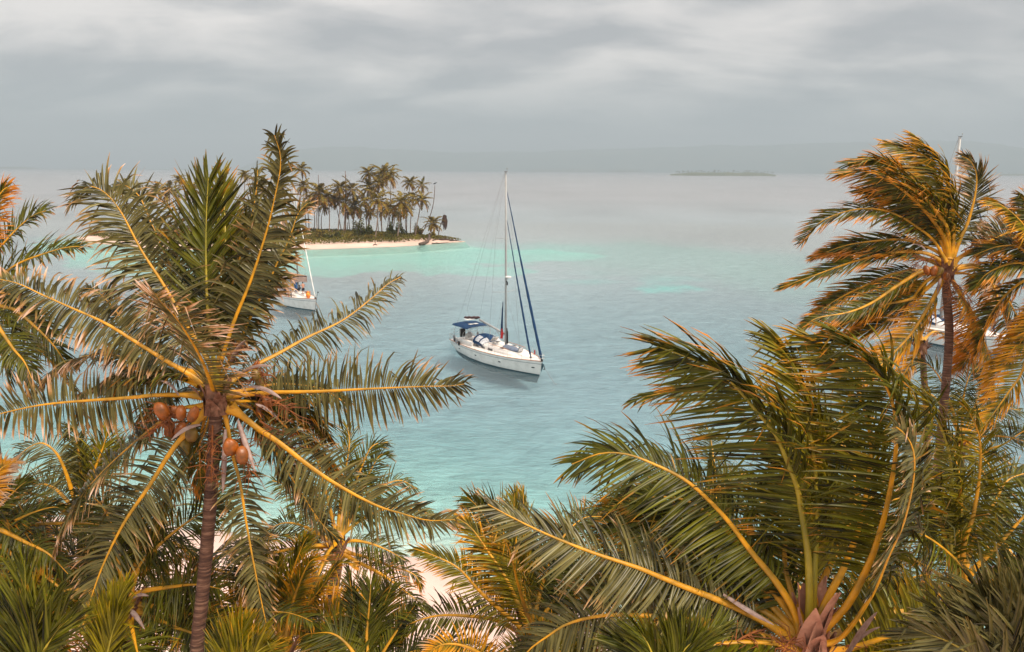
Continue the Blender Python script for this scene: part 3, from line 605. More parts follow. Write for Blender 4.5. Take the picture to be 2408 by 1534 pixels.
# --- tall palm at the left
D1 = dict(LL=0.86, n=100, w=0.020, rw=0.050, droop=0.55, mat='leaf_g', curl=0.5, ragged=0.16, wind=(0.10, 0.05, 0))
palm('tall coconut palm at the left bearing brown coconuts, fronds half hiding the small sailing boat', (508, 930), 14.0,
     [(506, 1000), (497, 1150), (485, 1300), (474, 1420), (462, 1560)],
     [
      ([(505, 880), (440, 765), (383, 667), (333, 590), (284, 498), (245, 452), (207, 439), (176, 466)], 0.6, dict(roll=-48, spread=66, LL=1.0, dry=0.12, droop=0.45, n=116)),
      ([(500, 880), (450, 740), (407, 640), (357, 529), (326, 460), (284, 433), (262, 446)], 1.6, dict(roll=-40, LL=0.8, dry=0.05, droop=0.4, n=116)),
      ([(505, 872), (494, 780), (489, 740), (485, 650), (484, 570), (486, 490), (490, 420)], 0.9, dict(out=AW, roll=0, spread=40, LL=1.25, droop=0.04, mat='leaf', rmat='rachis_g', vee=14, curl=0.05, n=104, w=0.026)),
      ([(512, 870), (524, 740), (530, 620), (528, 500), (520, 410)], 1.9, dict(out=AW, roll=20, spread=36, LL=0.95, droop=0.0, mat='leaf_y', rmat='rachis_g', curl=0)),
      ([(515, 870), (548, 763), (591, 656), (628, 540), (647, 460), (659, 399), (658, 358), (645, 318)], 0.2, dict(out=AW, roll=-8, spread=62, LL=0.66, droop=0.45, curl=0.6, n=120, w=0.024)),
      ([(512, 875), (529, 734), (561, 616), (588, 524), (602, 455), (606, 400)], 1.3, dict(out=AW, roll=50, spread=50, LL=0.6, droop=0.5, n=110)),
      ([(525, 880), (590, 745), (639, 648), (653, 616), (679, 565), (701, 503), (724, 478)], 1.2, dict(out=AW, roll=-12, spread=66, LL=0.6, droop=0.4, dry=0.3, curl=0.6, n=116, w=0.023)),
      ([(530, 905), (598, 861), (656, 831), (722, 794), (805, 754), (870, 705), (912, 668), (942, 652)], 2.6, dict(roll=42, spread=74, LL=0.62, droop=0.9, dry=0.12, s0=0.10, curl=0.6, w=0.016)),
      ([(530, 930), (591, 927), (639, 923), (743, 921), (881, 914), (1000, 909), (1060, 908), (1092, 903)], 0.5, dict(roll=84, spread=86, LL=0.78, droop=0.10, dry=0.12, s0=0.2, vee=-4, curl=0.55, w=0.018, clump=0.08)),
      ([(535, 960), (560, 971), (604, 1006), (660, 1044), (718, 1089), (788, 1137), (881, 1187), (945, 1208), (1008, 1224), (1067, 1222)], -0.6, dict(roll=64, spread=72, LL=0.74, droop=0.32, dry=0.10, s0=0.16, vee=4, curl=0.5, rw=0.066)),
      ([(490, 960), (463, 992), (408, 1054), (353, 1140), (294, 1226), (248, 1316), (220, 1389), (195, 1470)], -1.3, dict(roll=-46, spread=76, LL=0.80, droop=0.35, dry=0.06, s0=0.17, curl=0.6, rw=0.066)),
      ([(470, 955), (430, 960), (375, 993), (302, 1053), (240, 1111), (193, 1165), (155, 1227), (128, 1300)], 0.8, dict(roll=-35, spread=72, LL=0.72, droop=0.7, dry=0.30, s0=0.18, curl=0.7)),
      ([(530, 980), (549, 1076), (565, 1138), (580, 1235), (600, 1343), (618, 1430), (634, 1500)], -1.2, dict(out=TW, roll=8, spread=80, LL=0.60, droop=0.45, dry=0.15, s0=0.12, curl=0.6)),
      ([(480, 932), (383, 929), (300, 936), (200, 943), (110, 951), (40, 964), (-40, 985), (-90, 1010)], -0.4, dict(roll=-80, spread=86, LL=0.66, droop=0.12, dry=0.28, s0=0.13, vee=-2, curl=0.4, clump=0.08)),
      ([(480, 900), (383, 844), (314, 801), (245, 759), (165, 723), (100, 694), (42, 667), (-10, 656), (-55, 652)], -0.3, dict(roll=-56, spread=78, LL=0.66, droop=0.42, dry=0.30, s0=0.16, vee=5, curl=0.5)),
      ([(505, 935), (494, 897), (473, 844), (446, 796), (411, 744), (380, 712), (366, 690)], -3.3, dict(out=(-0.6, -1, 0), roll=4, spread=66, LL=0.92, droop=0.05, dry=0.36, s0=0.02, curl=0.3, w=0.02, clump=0.1)),
      ([(545, 950), (580, 985), (639, 1051), (667, 1096), (705, 1154), (753, 1227), (793, 1266)], 0.7, dict(roll=35, spread=70, LL=0.66, droop=0.8, dry=0.15, s0=0.2, curl=0.6)),
      ([(470, 900), (350, 862), (268, 835), (215, 835), (161, 852), (115, 885), (85, 920)], 1.6, dict(roll=-10, spread=60, LL=0.5, droop=1.1, dry=0.25, s0=0.35)),
      ([(470, 880), (345, 840), (307, 789), (284, 747), (253, 709), (222, 682), (190, 678)], 1.6, dict(roll=-40, spread=66, LL=0.62, droop=0.6, dry=0.25)),
      ([(470, 905), (380, 878), (320, 862), (270, 880), (235, 905), (190, 925)], 0.9, dict(roll=-20, spread=55, LL=0.5, droop=1.0, dry=0.4, s0=0.2)),
      ([(495, 980), (470, 1040), (430, 1110), (395, 1190), (370, 1260), (345, 1330)], 0.6, dict(roll=-20, spread=66, LL=0.85, droop=0.7, dry=0.0, mat='leaf', s0=0.12)),
      ([(540, 925), (640, 905), (700, 905), (760, 915), (815, 935)], 2.2, dict(roll=30, spread=60, LL=0.75, droop=1.3, dry=0.1, mat='leaf', s0=0.2)),
      ([(535, 945), (610, 945), (680, 960), (710, 985)], 1.4, dict(roll=30, spread=50, LL=0.75, droop=1.3, dry=0.1, mat='leaf', s0=0.2)),
     ],
     fill=[dict(n_fronds=7, L=3.0, azs=(-80, 80), els=(25, -40), LL=0.75, droop=0.9, mat='leaf', dry=0.1)],
     r=(0.115, 0.165), seed=1, defaults=D1,
     nuts=[(382, 967, -0.25, 0.15), (411, 970, -0.1, 0.11), (426, 972, -0.3, 0.125), (454, 975, -0.45, 0.13), (398, 1000, 0.1, 0.13), (401, 1022, 0.1, 0.12), (424, 1012, 0.0, 0.13), (450, 1022, -0.3, 0.135), (436, 1052, -0.2, 0.14),
           (543, 1052, -0.6, 0.165), (569, 1072, -0.65, 0.145), (603, 884, -0.3, 0.10), (612, 902, -0.3, 0.10), (628, 948, 0.3, 0.12), (612, 965, 0.2, 0.12), (631, 1020, 0.1, 0.12), (602, 860, 0.2, 0.08)],
     spathes=[(566, 880, 640, 862, -0.7), (585, 910, 662, 938, -0.9), (560, 990, 600, 1108, -0.8), (530, 1010, 524, 1160, -0.5), (470, 1000, 402, 1036, -0.9), (540, 860, 578, 800, -0.5), (600, 950, 665, 1000, 0.2), (420, 930, 378, 896, -0.2)],
     stalks=[(585, 900, 0.5, -0.3, 0.5, 0.7), (600, 930, 0.8, -0.2, 0.0, 0.7), (560, 1000, 0.3, -0.4, -0.6, 0.8), (440, 960, -0.7, -0.3, -0.2, 0.7), (540, 860, 0.2, 0.2, 0.8, 0.6), (610, 990, 0.7, 0.2, -0.5, 0.9), (420, 960, -0.8, 0.1, 0.2, 0.6), (500, 1000, 0.1, -0.5, -0.7, 0.8)])

# --- broad palm at the lower right, blown to the left
WD = (-0.85, 0.1, -0.05)
D2 = dict(LL=1.08, n=106, droop=0.30, mat='leaf', rmat='rachis', wind=WD, w=0.0195, rw=0.076, clump=0.07, ragged=0.08, vee=12)
palm('broad low coconut palm at the lower right, windswept leftward, with thick yellow frond stalks', (1905, 1545), 11.0, [(1908, 1700)],
     [
      ([(1877, 1521), (1823, 1478), (1761, 1443), (1691, 1412), (1621, 1385), (1540, 1352), (1496, 1334), (1391, 1299), (1287, 1257), (1200, 1215), (1147, 1186)], -0.2, dict(roll=-48, spread=74, LL=0.86, wind=(-0.35, 0, 0), s0=0.16, droop=0.30, mat='leaf_g', vee=2, dry=0.0, n=110)),
      ([(1888, 1501), (1865, 1432), (1823, 1366), (1768, 1300), (1703, 1215), (1618, 1134), (1529, 1088), (1470, 1068), (1411, 1067), (1345, 1092)], 0.6, dict(roll=-45, spread=64, LL=1.1, wind=(-0.35, 0, -0.1), s0=0.2, droop=0.4, vee=8)),
      ([(1900, 1490), (1904, 1400), (1898, 1290), (1884, 1205), (1875, 1148), (1852, 1090), (1825, 1025), (1779, 968), (1737, 918), (1695, 879), (1618, 841), (1545, 815)], 0.5, dict(out=AW, roll=-12, spread=56, LL=1.45, s0=0.28, dry=0.10, mat='leaf', rmat='rachis_g', n=112)),
      ([(1908, 1490), (1913, 1400), (1916, 1332), (1921, 1243), (1917, 1109), (1905, 1014), (1894, 948), (1871, 879), (1844, 826), (1812, 786)], 1.0, dict(out=AW, roll=10, spread=40, LL=1.15, s0=0.22, wind=(-0.6, 0.1, 0.1), mat='leaf_y', rmat='rachis_g', dry=0.05, vee=25)),
      ([(1906, 1490), (1912, 1350), (1912, 1220), (1900, 1100), (1860, 1000), (1800, 930), (1720, 915), (1620, 918), (1540, 928), (1499, 940)], 1.9, dict(roll=-15, spread=56, LL=0.95, s0=0.2, wind=(-0.4, 0, -0.1), droop=0.6)),
      ([(1912, 1500), (1989, 1428), (2043, 1327), (2070, 1250), (2089, 1173), (2105, 1076), (2107, 999), (2093, 929), (2063, 879), (2024, 837), (1978, 799), (1960, 785)], -0.8, dict(out=AW, roll=-6, spread=60, LL=1.15, s0=0.24, dry=0.05, vee=6, n=110)),
      ([(1912, 1490), (1950, 1400), (1986, 1332), (2024, 1224), (2047, 1082), (2040, 994), (2005, 899), (1948, 830), (1885, 793)], 0.9, dict(out=AW, roll=-10, spread=50, LL=1.2, s0=0.25, mat='leaf_y', dry=0.12, vee=15)),
      ([(1916, 1515), (1977, 1501), (2047, 1405), (2089, 1308), (2124, 1231), (2147, 1134), (2149, 1068), (2132, 1026), (2105, 1003)], -1.3, dict(out=AW, roll=40, spread=76, LL=0.55, s0=0.3, wind=(-0.25, 0, 0), mat='leaf_g', droop=0.3, dry=0.1)),
      ([(1890, 1500), (1815, 1424), (1780, 1366), (1700, 1290), (1600, 1240), (1500, 1225), (1430, 1250)], 1.4, dict(roll=-30, spread=62, LL=1.0, s0=0.24, dry=0.0)),
      ([(1925, 1530), (1993, 1528), (2089, 1498), (2150, 1486), (2205, 1486), (2226, 1505), (2235, 1530)], -0.6, dict(roll=40, spread=54, LL=1.0, s0=0.2, wind=(-0.75, 0.2, 0.35), mat='leaf_y', droop=0.1)),
      ([(1880, 1535), (1800, 1500), (1700, 1468), (1587, 1456), (1530, 1449), (1426, 1447), (1339, 1466), (1287, 1497), (1241, 1532), (1215, 1575)], -0.2, dict(roll=-52, spread=80, LL=0.80, s0=0.14, wind=(-0.1, 0, 0), droop=0.5, mat='leaf_g', vee=2)),
      ([(1895, 1480), (1860, 1390), (1845, 1300), (1870, 1200), (1880, 1120), (1850, 1040)], 1.6, dict(out=AW, roll=15, spread=50, LL=1.0, s0=0.25)),
      ([(1900, 1490), (1930, 1380), (1975, 1280), (2010, 1180), (2000, 1080), (1950, 1000), (1880, 960)], 1.7, dict(out=AW, roll=0, spread=56, LL=1.15, s0=0.22)),
      ([(1880, 1500), (1800, 1440), (1700, 1390), (1600, 1350), (1480, 1360), (1390, 1400)], 1.2, dict(roll=-30, spread=66, LL=0.95, s0=0.18, droop=0.6)),
      ([(1890, 1490), (1810, 1380), (1720, 1260), (1620, 1180), (1520, 1170), (1440, 1190)], 1.7, dict(roll=-30, spread=60, LL=0.95, s0=0.2, droop=0.6)),
      ([(1925, 1520), (2010, 1470), (2100, 1440), (2200, 1440), (2290, 1480)], 1.4, dict(roll=30, spread=60, LL=0.9, s0=0.2, wind=(-0.4, 0, 0))),
     ],
     fill=[dict(n_fronds=6, L=4.0, azs=(-110, 60), els=(30, -25), LL=1.0, droop=0.6)],
     r=(0.15, 0.2), seed=2, defaults=D2,
     spathes=[(1990, 1545, 2062, 1440, -0.8), (1700, 1398, 1820, 1470, -0.2), (1990, 1535, 2070, 1475, -0.6)],
     stalks=[(1800, 1480, -0.6, -0.3, 0.1, 0.9), (1830, 1520, -0.7, -0.4, 0.0, 0.9), (1990, 1520, 0.6, -0.3, 0.2, 0.8), (1870, 1500, -0.3, -0.4, 0.2, 0.7)],
     nuts=[(1770, 1530, 0.1, 0.13), (1800, 1560, 0.0, 0.13)])

bpy.context.view_layer.update()
M['sheath_p'] = pmat('pinkish_dry_sheath', (0.50, 0.25, 0.16), 0.75, noise=(4, (0.30, 0.12, 0.07), 0.35, 0.7), bump=(14, 0.6, 0.02))
r2 = COL.objects['coconut_palm.001']; s2_ = sheath(r2, at(1905, 1500, 11.0), 0.16, 77, 1.6, 'sheath_p', 12); s2_.matrix_parent_inverse = Matrix.Translation((-r2.location.x, -r2.location.y, -r2.location.z))
# --- tall windswept palm at the right
WD4 = (-0.95, 0.05, -0.12)
D4 = dict(LL=1.15, n=90, droop=0.25, mat='leaf', wind=WD4, w=0.021, rw=0.085, clump=0.08, vee=10, K=4, dry=0.28)
p4 = palm('tall coconut palm at the upper right, orange-green crown blown left over a straight grey trunk', (2226, 632), 25.0, [(2226, 690), (2232, 780), (2227, 870), (2220, 950), (2212, 1030)],
     [
      ([(2238, 600), (2243, 540), (2237, 470), (2218, 400), (2190, 358), (2151, 320)], 0.6, dict(out=AW, roll=-10, spread=46, mat='leaf_y')),
      ([(2232, 600), (2225, 520), (2208, 447), (2193, 405), (2158, 363), (2089, 336)], 0.8, dict(out=AW, roll=0, spread=50, mat='leaf_y', LL=1.2)),
      ([(2230, 600), (2227, 539), (2197, 493), (2166, 459), (2120, 424), (2070, 378), (1994, 384)], -0.3, dict(out=AW, roll=-12, spread=50, LL=1.2)),
      ([(2228, 600), (2215, 550), (2160, 480), (2090, 425), (2030, 402), (1970, 410)], -0.6, dict(out=AW, roll=-20, spread=52, dry=0.3)),
      ([(2224, 615), (2195, 565), (2150, 530), (2116, 509), (2078, 495), (2032, 491), (1978, 501), (1928, 524), (1886, 570)], -0.2, dict(roll=-35, spread=62, LL=1.0, droop=0.4)),
      ([(2220, 615), (2178, 596), (2128, 592), (2063, 601), (1994, 620), (1917, 647), (1833, 677)], 0.2, dict(roll=-45, spread=48, LL=0.8, droop=0.5, dry=0.25)),
      ([(2218, 628), (2166, 639), (2109, 673), (2051, 712), (1994, 735), (1917, 750), (1880, 785)], -0.9, dict(roll=-45, spread=60, LL=0.85, droop=0.5, dry=0.3)),
      ([(2222, 645), (2204, 685), (2178, 731), (2143, 785), (2101, 831), (2063, 869), (2040, 905)], -1.3, dict(out=(-0.4, -1, 0), roll=-20, spread=64, LL=0.95, droop=0.5, dry=0.62, mat='leaf_y')),
      ([(2236, 620), (2258, 562), (2277, 520), (2293, 459), (2296, 409), (2281, 378), (2262, 368)], 0.5, dict(out=AW, roll=-6, spread=56, LL=0.85, mat='leaf_g', dry=0.35, wind=(-0.5, 0, 0))),
      ([(2240, 625), (2254, 608), (2300, 581), (2362, 551), (2408, 528), (2450, 505)], -0.5, dict(roll=45, spread=64, LL=0.8, mat='leaf_g', wind=(-0.5, 0, 0.1), s0=0.3)),
      ([(2240, 630), (2300, 624), (2331, 662), (2369, 704), (2396, 754), (2408, 788), (2415, 850)], -0.7, dict(roll=25, spread=62, LL=0.9, droop=0.5, wind=(-0.5, 0, 0), dry=0.3)),
      ([(2238, 636), (2300, 631), (2335, 670), (2346, 712), (2335, 754), (2318, 775)], -1.2, dict(roll=20, spread=62, LL=0.6, droop=0.4, dry=1.35, n=30, w=0.02, s0=0.4, label='dead grey frond with shrivelled curling leaflets', wind=(-1.1, 0, -0.1))),
      ([(2226, 615), (2200, 590), (2130, 565), (2050, 568), (1980, 580), (1915, 605)], 0.8, dict(roll=-40, spread=52, LL=0.9, droop=0.6, dry=0.3)),
      ([(2222, 635), (2120, 640), (2050, 665), (1960, 710), (1895, 765)], 0.6, dict(roll=-40, spread=58, LL=0.95, droop=0.5, dry=0.35)),
      ([(2222, 640), (2150, 700), (2070, 720), (1980, 765), (1910, 800)], 0.2, dict(roll=-40, spread=58, LL=0.85, droop=0.5, dry=0.4)),
      ([(2232, 645), (2265, 700), (2300, 770), (2330, 850), (2340, 930)], -0.8, dict(roll=20, spread=60, LL=0.95, droop=0.6, dry=0.6, wind=(-0.6, 0, -0.2), mat='leaf_y')),
      ([(2230, 645), (2270, 720), (2290, 790), (2270, 850), (2230, 880)], 0.8, dict(roll=20, spread=60, LL=0.95, droop=0.6, dry=0.65, wind=(-0.7, 0, -0.1))),
      ([(2236, 640), (2290, 650), (2340, 700), (2370, 770), (2380, 850)], 0.9, dict(roll=10, spread=60, LL=0.95, droop=0.6, dry=0.35, wind=(-0.4, 0, -0.2))),
      ([(2228, 605), (2200, 545), (2150, 500), (2090, 465), (2020, 445)], 0.3, dict(out=AW, roll=-15, spread=50, LL=1.1, dry=0.3)),
      ([(2230, 600), (2215, 520), (2180, 470), (2130, 440), (2060, 425)], 0.6, dict(out=AW, roll=-10, spread=48, LL=1.1, dry=0.1, mat='leaf_y')),
      ([(2224, 640), (2180, 660), (2130, 720), (2060, 770), (1990, 790)], 0.3, dict(roll=-35, spread=58, LL=1.0, dry=0.5, droop=0.5, mat='leaf_y')),
      ([(2232, 610), (2235, 540), (2180, 440), (2110, 390), (2040, 370)], 1.2, dict(out=AW, roll=0, spread=46, LL=1.1, dry=0.25, mat='leaf_y')),
     ],
     fill=[dict(n_fronds=5, L=4.4, azs=(-80, 40), els=(35, -40), LL=1.0, dry=0.4)],
     r=(0.125, 0.165), seed=4, defaults=D4,
     nuts=[(2196, 638, -0.5, 0.14), (2180, 636, -0.4, 0.14), (2208, 640, -0.5, 0.15), (2300, 597, 0.1, 0.12), (2225, 652, -0.5, 0.13)],
     spathes=[(2285, 615, 2330, 632, -0.5), (2212, 655, 2204, 690, -0.4), (2150, 575, 2180, 592, -0.2)],
     stalks=[(2260, 592, 0.5, -0.1, 0.4, 0.8), (2225, 645, -0.1, -0.5, -0.3, 0.9), (2200, 610, -0.6, -0.2, 0.1, 0.9), (2232, 655, 0.4, -0.4, -0.3, 0.8)])
p4b = palm('slimmer palm with a grey trunk just left of the tall windswept palm at upper right', (2166, 812), 31.0, [(2170, 850), (2175, 920), (2180, 1020)],
     [([(2166, 800), (2130, 790), (2090, 810), (2050, 850), (2035, 890)], 0.3, dict(dry=0.75, mat='leaf_y', wind=(-0.5, 0, -0.2))),
      ([(2166, 805), (2150, 840), (2120, 890), (2105, 920)], -0.5, dict(dry=0.8, mat='leaf_y', wind=(-0.3, 0, -0.2))),
      ([(2170, 800), (2200, 780), (2240, 800), (2270, 840)], 0.5, dict(dry=0.6, wind=(-0.3, 0, -0.1))),
      ([(2168, 800), (2160, 760), (2130, 730), (2080, 720)], 0.4, dict(dry=0.4, wind=(-0.5, 0, -0.1)))],
     r=(0.12, 0.15), seed=41, defaults=dict(D4, LL=0.8, n=60))

# --- palm behind the lower right one
D3 = dict(LL=0.9, n=84, droop=0.45, mat='leaf', wind=(-0.45, 0.1, -0.05), w=0.015, K=4, rw=0.07)
palm('dark green palm with orange fruit cluster, right of the broad low windswept palm', (2262, 1400), 15.0, [(2262, 1500)],
     [
      ([(2250, 1370), (2240, 1300), (2236, 1200), (2238, 1110), (2222, 1030), (2182, 950), (2130, 900), (2080, 890)], 0.6, dict(out=AW, roll=0, spread=44, LL=1.1, rmat='rachis_g', mat='leaf_y', wind=(-0.8, 0, 0), vee=22)),
      ([(2262, 1370), (2267, 1281), (2287, 1219), (2302, 1134), (2306, 1057), (2298, 1010), (2275, 964), (2255, 945)], 0.3, dict(out=AW, roll=-15, spread=60, LL=0.95, mat='leaf_y', wind=(-0.6, 0, 0))),
      ([(2270, 1370), (2263, 1335), (2217, 1289), (2171, 1258), (2132, 1246), (2085, 1262)], -0.6, dict(roll=-30, spread=60, droop=0.8)),
      ([(2275, 1375), (2287, 1343), (2341, 1289), (2408, 1215), (2450, 1178), (2500, 1160)], 0.2, dict(roll=35, spread=66, wind=(-0.2, 0, 0))),
      ([(2280, 1395), (2306, 1385), (2350, 1366), (2408, 1351), (2470, 1335), (2540, 1340)], 0.0, dict(roll=50, spread=76, wind=(-0.1, 0, 0))),
      ([(2240, 1360), (2225, 1277), (2209, 1219), (2180, 1165), (2140, 1130), (2090, 1120)], 0.5, dict(out=AW, roll=-10, spread=58, wind=(-0.5, 0, 0))),
      ([(2275, 1410), (2295, 1424), (2356, 1455), (2408, 1482), (2470, 1530)], -0.5, dict(roll=45, spread=70, wind=(-0.1, 0, 0))),
      ([(2230, 1400), (2160, 1390), (2100, 1392), (2060, 1405), (2010, 1440)], 0.4, dict(roll=-25, spread=60)),
      ([(2262, 1370), (2290, 1270), (2340, 1180), (2370, 1130), (2420, 1110)], 1.0, dict(roll=25, spread=55, wind=(0, 0, 0))),
      ([(2258, 1370), (2256, 1250), (2262, 1150), (2240, 1050)], 1.2, dict(out=AW, roll=10, spread=50)),
     ],
     fill=[dict(n_fronds=7, L=4.0, azs=(-100, 100), els=(30, -45), LL=0.85)],
     r=(0.14, 0.18), seed=3, defaults=D3, nuts=[(2212, 1440, -0.5, 0.12), (2228, 1445, -0.6, 0.12), (2200, 1385, -0.3, 0.11), (2190, 1380, -0.2, 0.11)],
     stalks=[(2214, 1410, -0.1, -0.5, -0.5, 0.8), (2225, 1415, 0.0, -0.6, -0.6, 0.8), (2200, 1390, -0.6, -0.3, -0.1, 0.7)], spathes=[(2280, 1390, 2340, 1330, -0.4), (2240, 1440, 2200, 1470, -0.5)])
# --- palm cut by the right edge, upper
palm('palm cut off by the right edge, level with the tall windswept crown', (2480, 640), 23.0, [],
     [
      ([(2470, 630), (2430, 560), (2390, 510), (2350, 480), (2325, 478)], 0.2, dict(roll=-30, dry=0.35, LL=0.8, mat='leaf_y')),
      ([(2470, 620), (2440, 540), (2420, 480), (2400, 462)], 0.5, dict(out=AW, roll=-10)),
      ([(2465, 635), (2420, 620), (2370, 622), (2320, 645), (2290, 680)], 0.3, dict(roll=-30, droop=0.7, dry=0.25)),
      ([(2465, 645), (2410, 660), (2360, 700), (2320, 760), (2300, 830)], 0.6, dict(roll=-25, droop=0.7, dry=0.45)),
      ([(2470, 650), (2440, 740), (2405, 870), (2370, 925), (2337, 972), (2307, 1012)], -1.0, dict(roll=-20, dry=0.55, mat='leaf_y', spread=66, LL=0.85)),
      ([(2470, 655), (2440, 720), (2400, 800), (2350, 870), (2320, 940)], 0.4, dict(roll=-20, dry=0.6, mat='leaf_y')),
      ([(2465, 640), (2400, 585), (2350, 580), (2290, 600)], 0.8, dict(roll=-30, dry=0.3)),
     ], fill=[dict(n_fronds=5, L=4.2, azs=(20, 160), els=(40, -30), LL=0.8)],
     r=(0.14, 0.18), seed=5, defaults=dict(D4, wind=(-0.6, 0, -0.15), LL=0.85), heart=False)
# --- palms between and behind, right side
palm('green coconut palm growing between the two grey trunks at the right, farther back', (2262, 1040), 27.0, [],
     [([(2255, 1020), (2235, 950), (2210, 890), (2183, 858), (2150, 850)], 0.4, dict(out=AW, roll=-10)),
      ([(2262, 1020), (2265, 940), (2280, 885), (2300, 860)], 0.6, dict(out=AW, roll=0)),
      ([(2272, 1030), (2306, 1068), (2330, 1055), (2360, 1045), (2408, 1014), (2450, 1000)], -0.5, dict(roll=35, wind=(-0.1, 0, 0))),
      ([(2272, 1020), (2310, 980), (2350, 960), (2400, 965)], 0.4, dict(roll=30, wind=(0, 0, 0))),
      ([(2250, 1030), (2200, 1000), (2150, 980), (2110, 985)], 0.3, dict(roll=-30)),
      ([(2268, 1015), (2300, 935), (2310, 890), (2290, 860)], 0.8, dict(out=AW, roll=20))],
     fill=[dict(n_fronds=10, L=4.2, azs=(0, 360), els=(50, -40))], r=(0.13, 0.16), seed=19, defaults=dict(D3, n=64, wind=(-0.3, 0, -0.05)))
palm('coconut palm mostly hidden behind the lowest left frond of the broad windswept palm', (1600, 1300), 18.0, [],
     [([(1590, 1290), (1558, 1200), (1513, 1179), (1454, 1181), (1405, 1210)], 0.3, dict(roll=-30)),
      ([(1590, 1300), (1520, 1250), (1460, 1260), (1410, 1300)], 0.0, dict(roll=-30)),
      ([(1600, 1280), (1590, 1200), (1560, 1140), (1520, 1120)], 0.6, dict(out=AW, roll=-10)),
      ([(1610, 1280), (1640, 1190), (1700, 1140), (1760, 1130)], 0.6, dict(roll=30))],
     fill=[dict(n_fronds=16, L=4.2, els=(50, -45))], r=(0.13, 0.16), seed=20, defaults=dict(D3, n=70, wind=(-0.2, 0, -0.05)))
# --- centre bottom
D14 = dict(LL=0.78, n=84, droop=0.35, mat='leaf_y', wind=(-0.25, 0.05, 0.0), w=0.014, K=4, dry=0.12, clump=0.07)
palm('bright yellow-green coconut palm at the bottom centre with upright orange-tipped fronds', (1246, 1500), 14.0, [],
     [
      ([(1252, 1500), (1246, 1460), (1231, 1417), (1216, 1365), (1205, 1320), (1190, 1275), (1165, 1245)], -1.8, dict(out=TW, roll=160, spread=50, dry=0.28, LL=0.8, s0=0.08)),
      ([(1240, 1490), (1200, 1455), (1130, 1393), (1078, 1337), (1018, 1306), (972, 1290)], 0.4, dict(roll=-50, spread=56, dry=0.18, LL=0.52, s0=0.12)),
      ([(1243, 1480), (1195, 1370), (1150, 1300), (1109, 1243), (1071, 1215)], 0.8, dict(roll=-30, spread=45, dry=0.42, LL=0.7)),
      ([(1246, 1480), (1228, 1380), (1215, 1290), (1209, 1210), (1210, 1160)], 1.2, dict(out=AW, roll=0, spread=34, LL=0.7, vee=22)),
      ([(1248, 1480), (1242, 1380), (1236, 1280), (1232, 1200), (1230, 1155)], 1.5, dict(out=AW, roll=10, spread=30, LL=0.6)),
      ([(1243, 1480), (1200, 1340), (1160, 1250), (1125, 1195), (1098, 1168)], 1.5, dict(out=AW, roll=-20, spread=60, LL=0.8, mat='leaf')),
      ([(1243, 1480), (1190, 1320), (1175, 1230), (1140, 1190), (1110, 1182)], 1.8, dict(out=AW, roll=-20, spread=56, LL=0.9, mat='leaf')),
      ([(1250, 1480), (1280, 1360), (1320, 1270), (1370, 1220), (1420, 1215)], 1.5, dict(roll=25, spread=60, mat='leaf')),
      ([(1252, 1490), (1290, 1430), (1330, 1380), (1349, 1350), (1390, 1320)], 0.6, dict(roll=30, spread=60, mat='leaf')),
      ([(1252, 1495), (1310, 1440), (1370, 1400), (1440, 1390), (1500, 1410)], 0.4, dict(roll=35, spread=64, mat='leaf')),
      ([(1240, 1500), (1170, 1460), (1098, 1449), (1025, 1449), (960, 1470), (935, 1500)], 0.3, dict(roll=-55, spread=74, LL=0.5, mat='leaf', dry=0.0, s0=0.15)),
      ([(1250, 1480), (1262, 1400), (1300, 1310), (1330, 1260)], 1.3, dict(out=AW, roll=15, spread=50, mat='leaf')),
     ], fill=[dict(n_fronds=9, L=3.2, azs=(0, 130), els=(45, -40), mat='leaf', LL=0.75)], r=(0.13, 0.17), seed=14, defaults=D14)
palm('palm cut off by the bottom edge, one orange frond arching below the yellow-green palm', (1180, 1640), 11.5, [],
     [([(1180, 1620), (1150, 1560), (1117, 1530), (1070, 1515), (1030, 1520), (1000, 1545)], -0.2, dict(roll=-55, spread=80, dry=0.75, LL=0.42, n=44, s0=0.1)),
      ([(1190, 1620), (1220, 1560), (1300, 1530), (1380, 1560)], 0.2, dict(roll=50, dry=0.1, LL=0.6))],
     fill=[dict(n_fronds=6, L=2.6, azs=(-60, 60), els=(30, -30), mat='leaf')], r=(0.12, 0.16), seed=15, defaults=D14, heart=False)
palm('dark green coconut palm with upright fronds at the bottom, left of the yellow-green one', (868, 1600), 14.0, [],
     [([(868, 1590), (862, 1500), (868, 1430), (872, 1375)], 0.8, dict(out=AW, spread=40, LL=0.8)),
      ([(868, 1590), (880, 1500), (900, 1430), (918, 1385)], 0.9, dict(out=AW, roll=10, spread=44)),
      ([(868, 1590), (840, 1480), (828, 1400), (820, 1340)], 0.9, dict(out=AW, roll=-10, spread=24, LL=0.42)),
      ([(870, 1590), (910, 1520), (950, 1460), (975, 1425)], 0.5, dict(roll=25, spread=30, LL=0.45)),
      ([(865, 1590), (820, 1520), (780, 1490), (730, 1490)], 0.3, dict(roll=-30, spread=60)),
      ([(870, 1590), (930, 1550), (990, 1530), (1040, 1540)], 0.3, dict(roll=30, spread=60))],
     fill=[dict(n_fronds=6, L=3.0, azs=(-90, 90), els=(35, -40))], r=(0.12, 0.16), seed=13, defaults=dict(D14, mat='leaf', dry=0.0, wind=(-0.15, 0, 0)), heart=False)
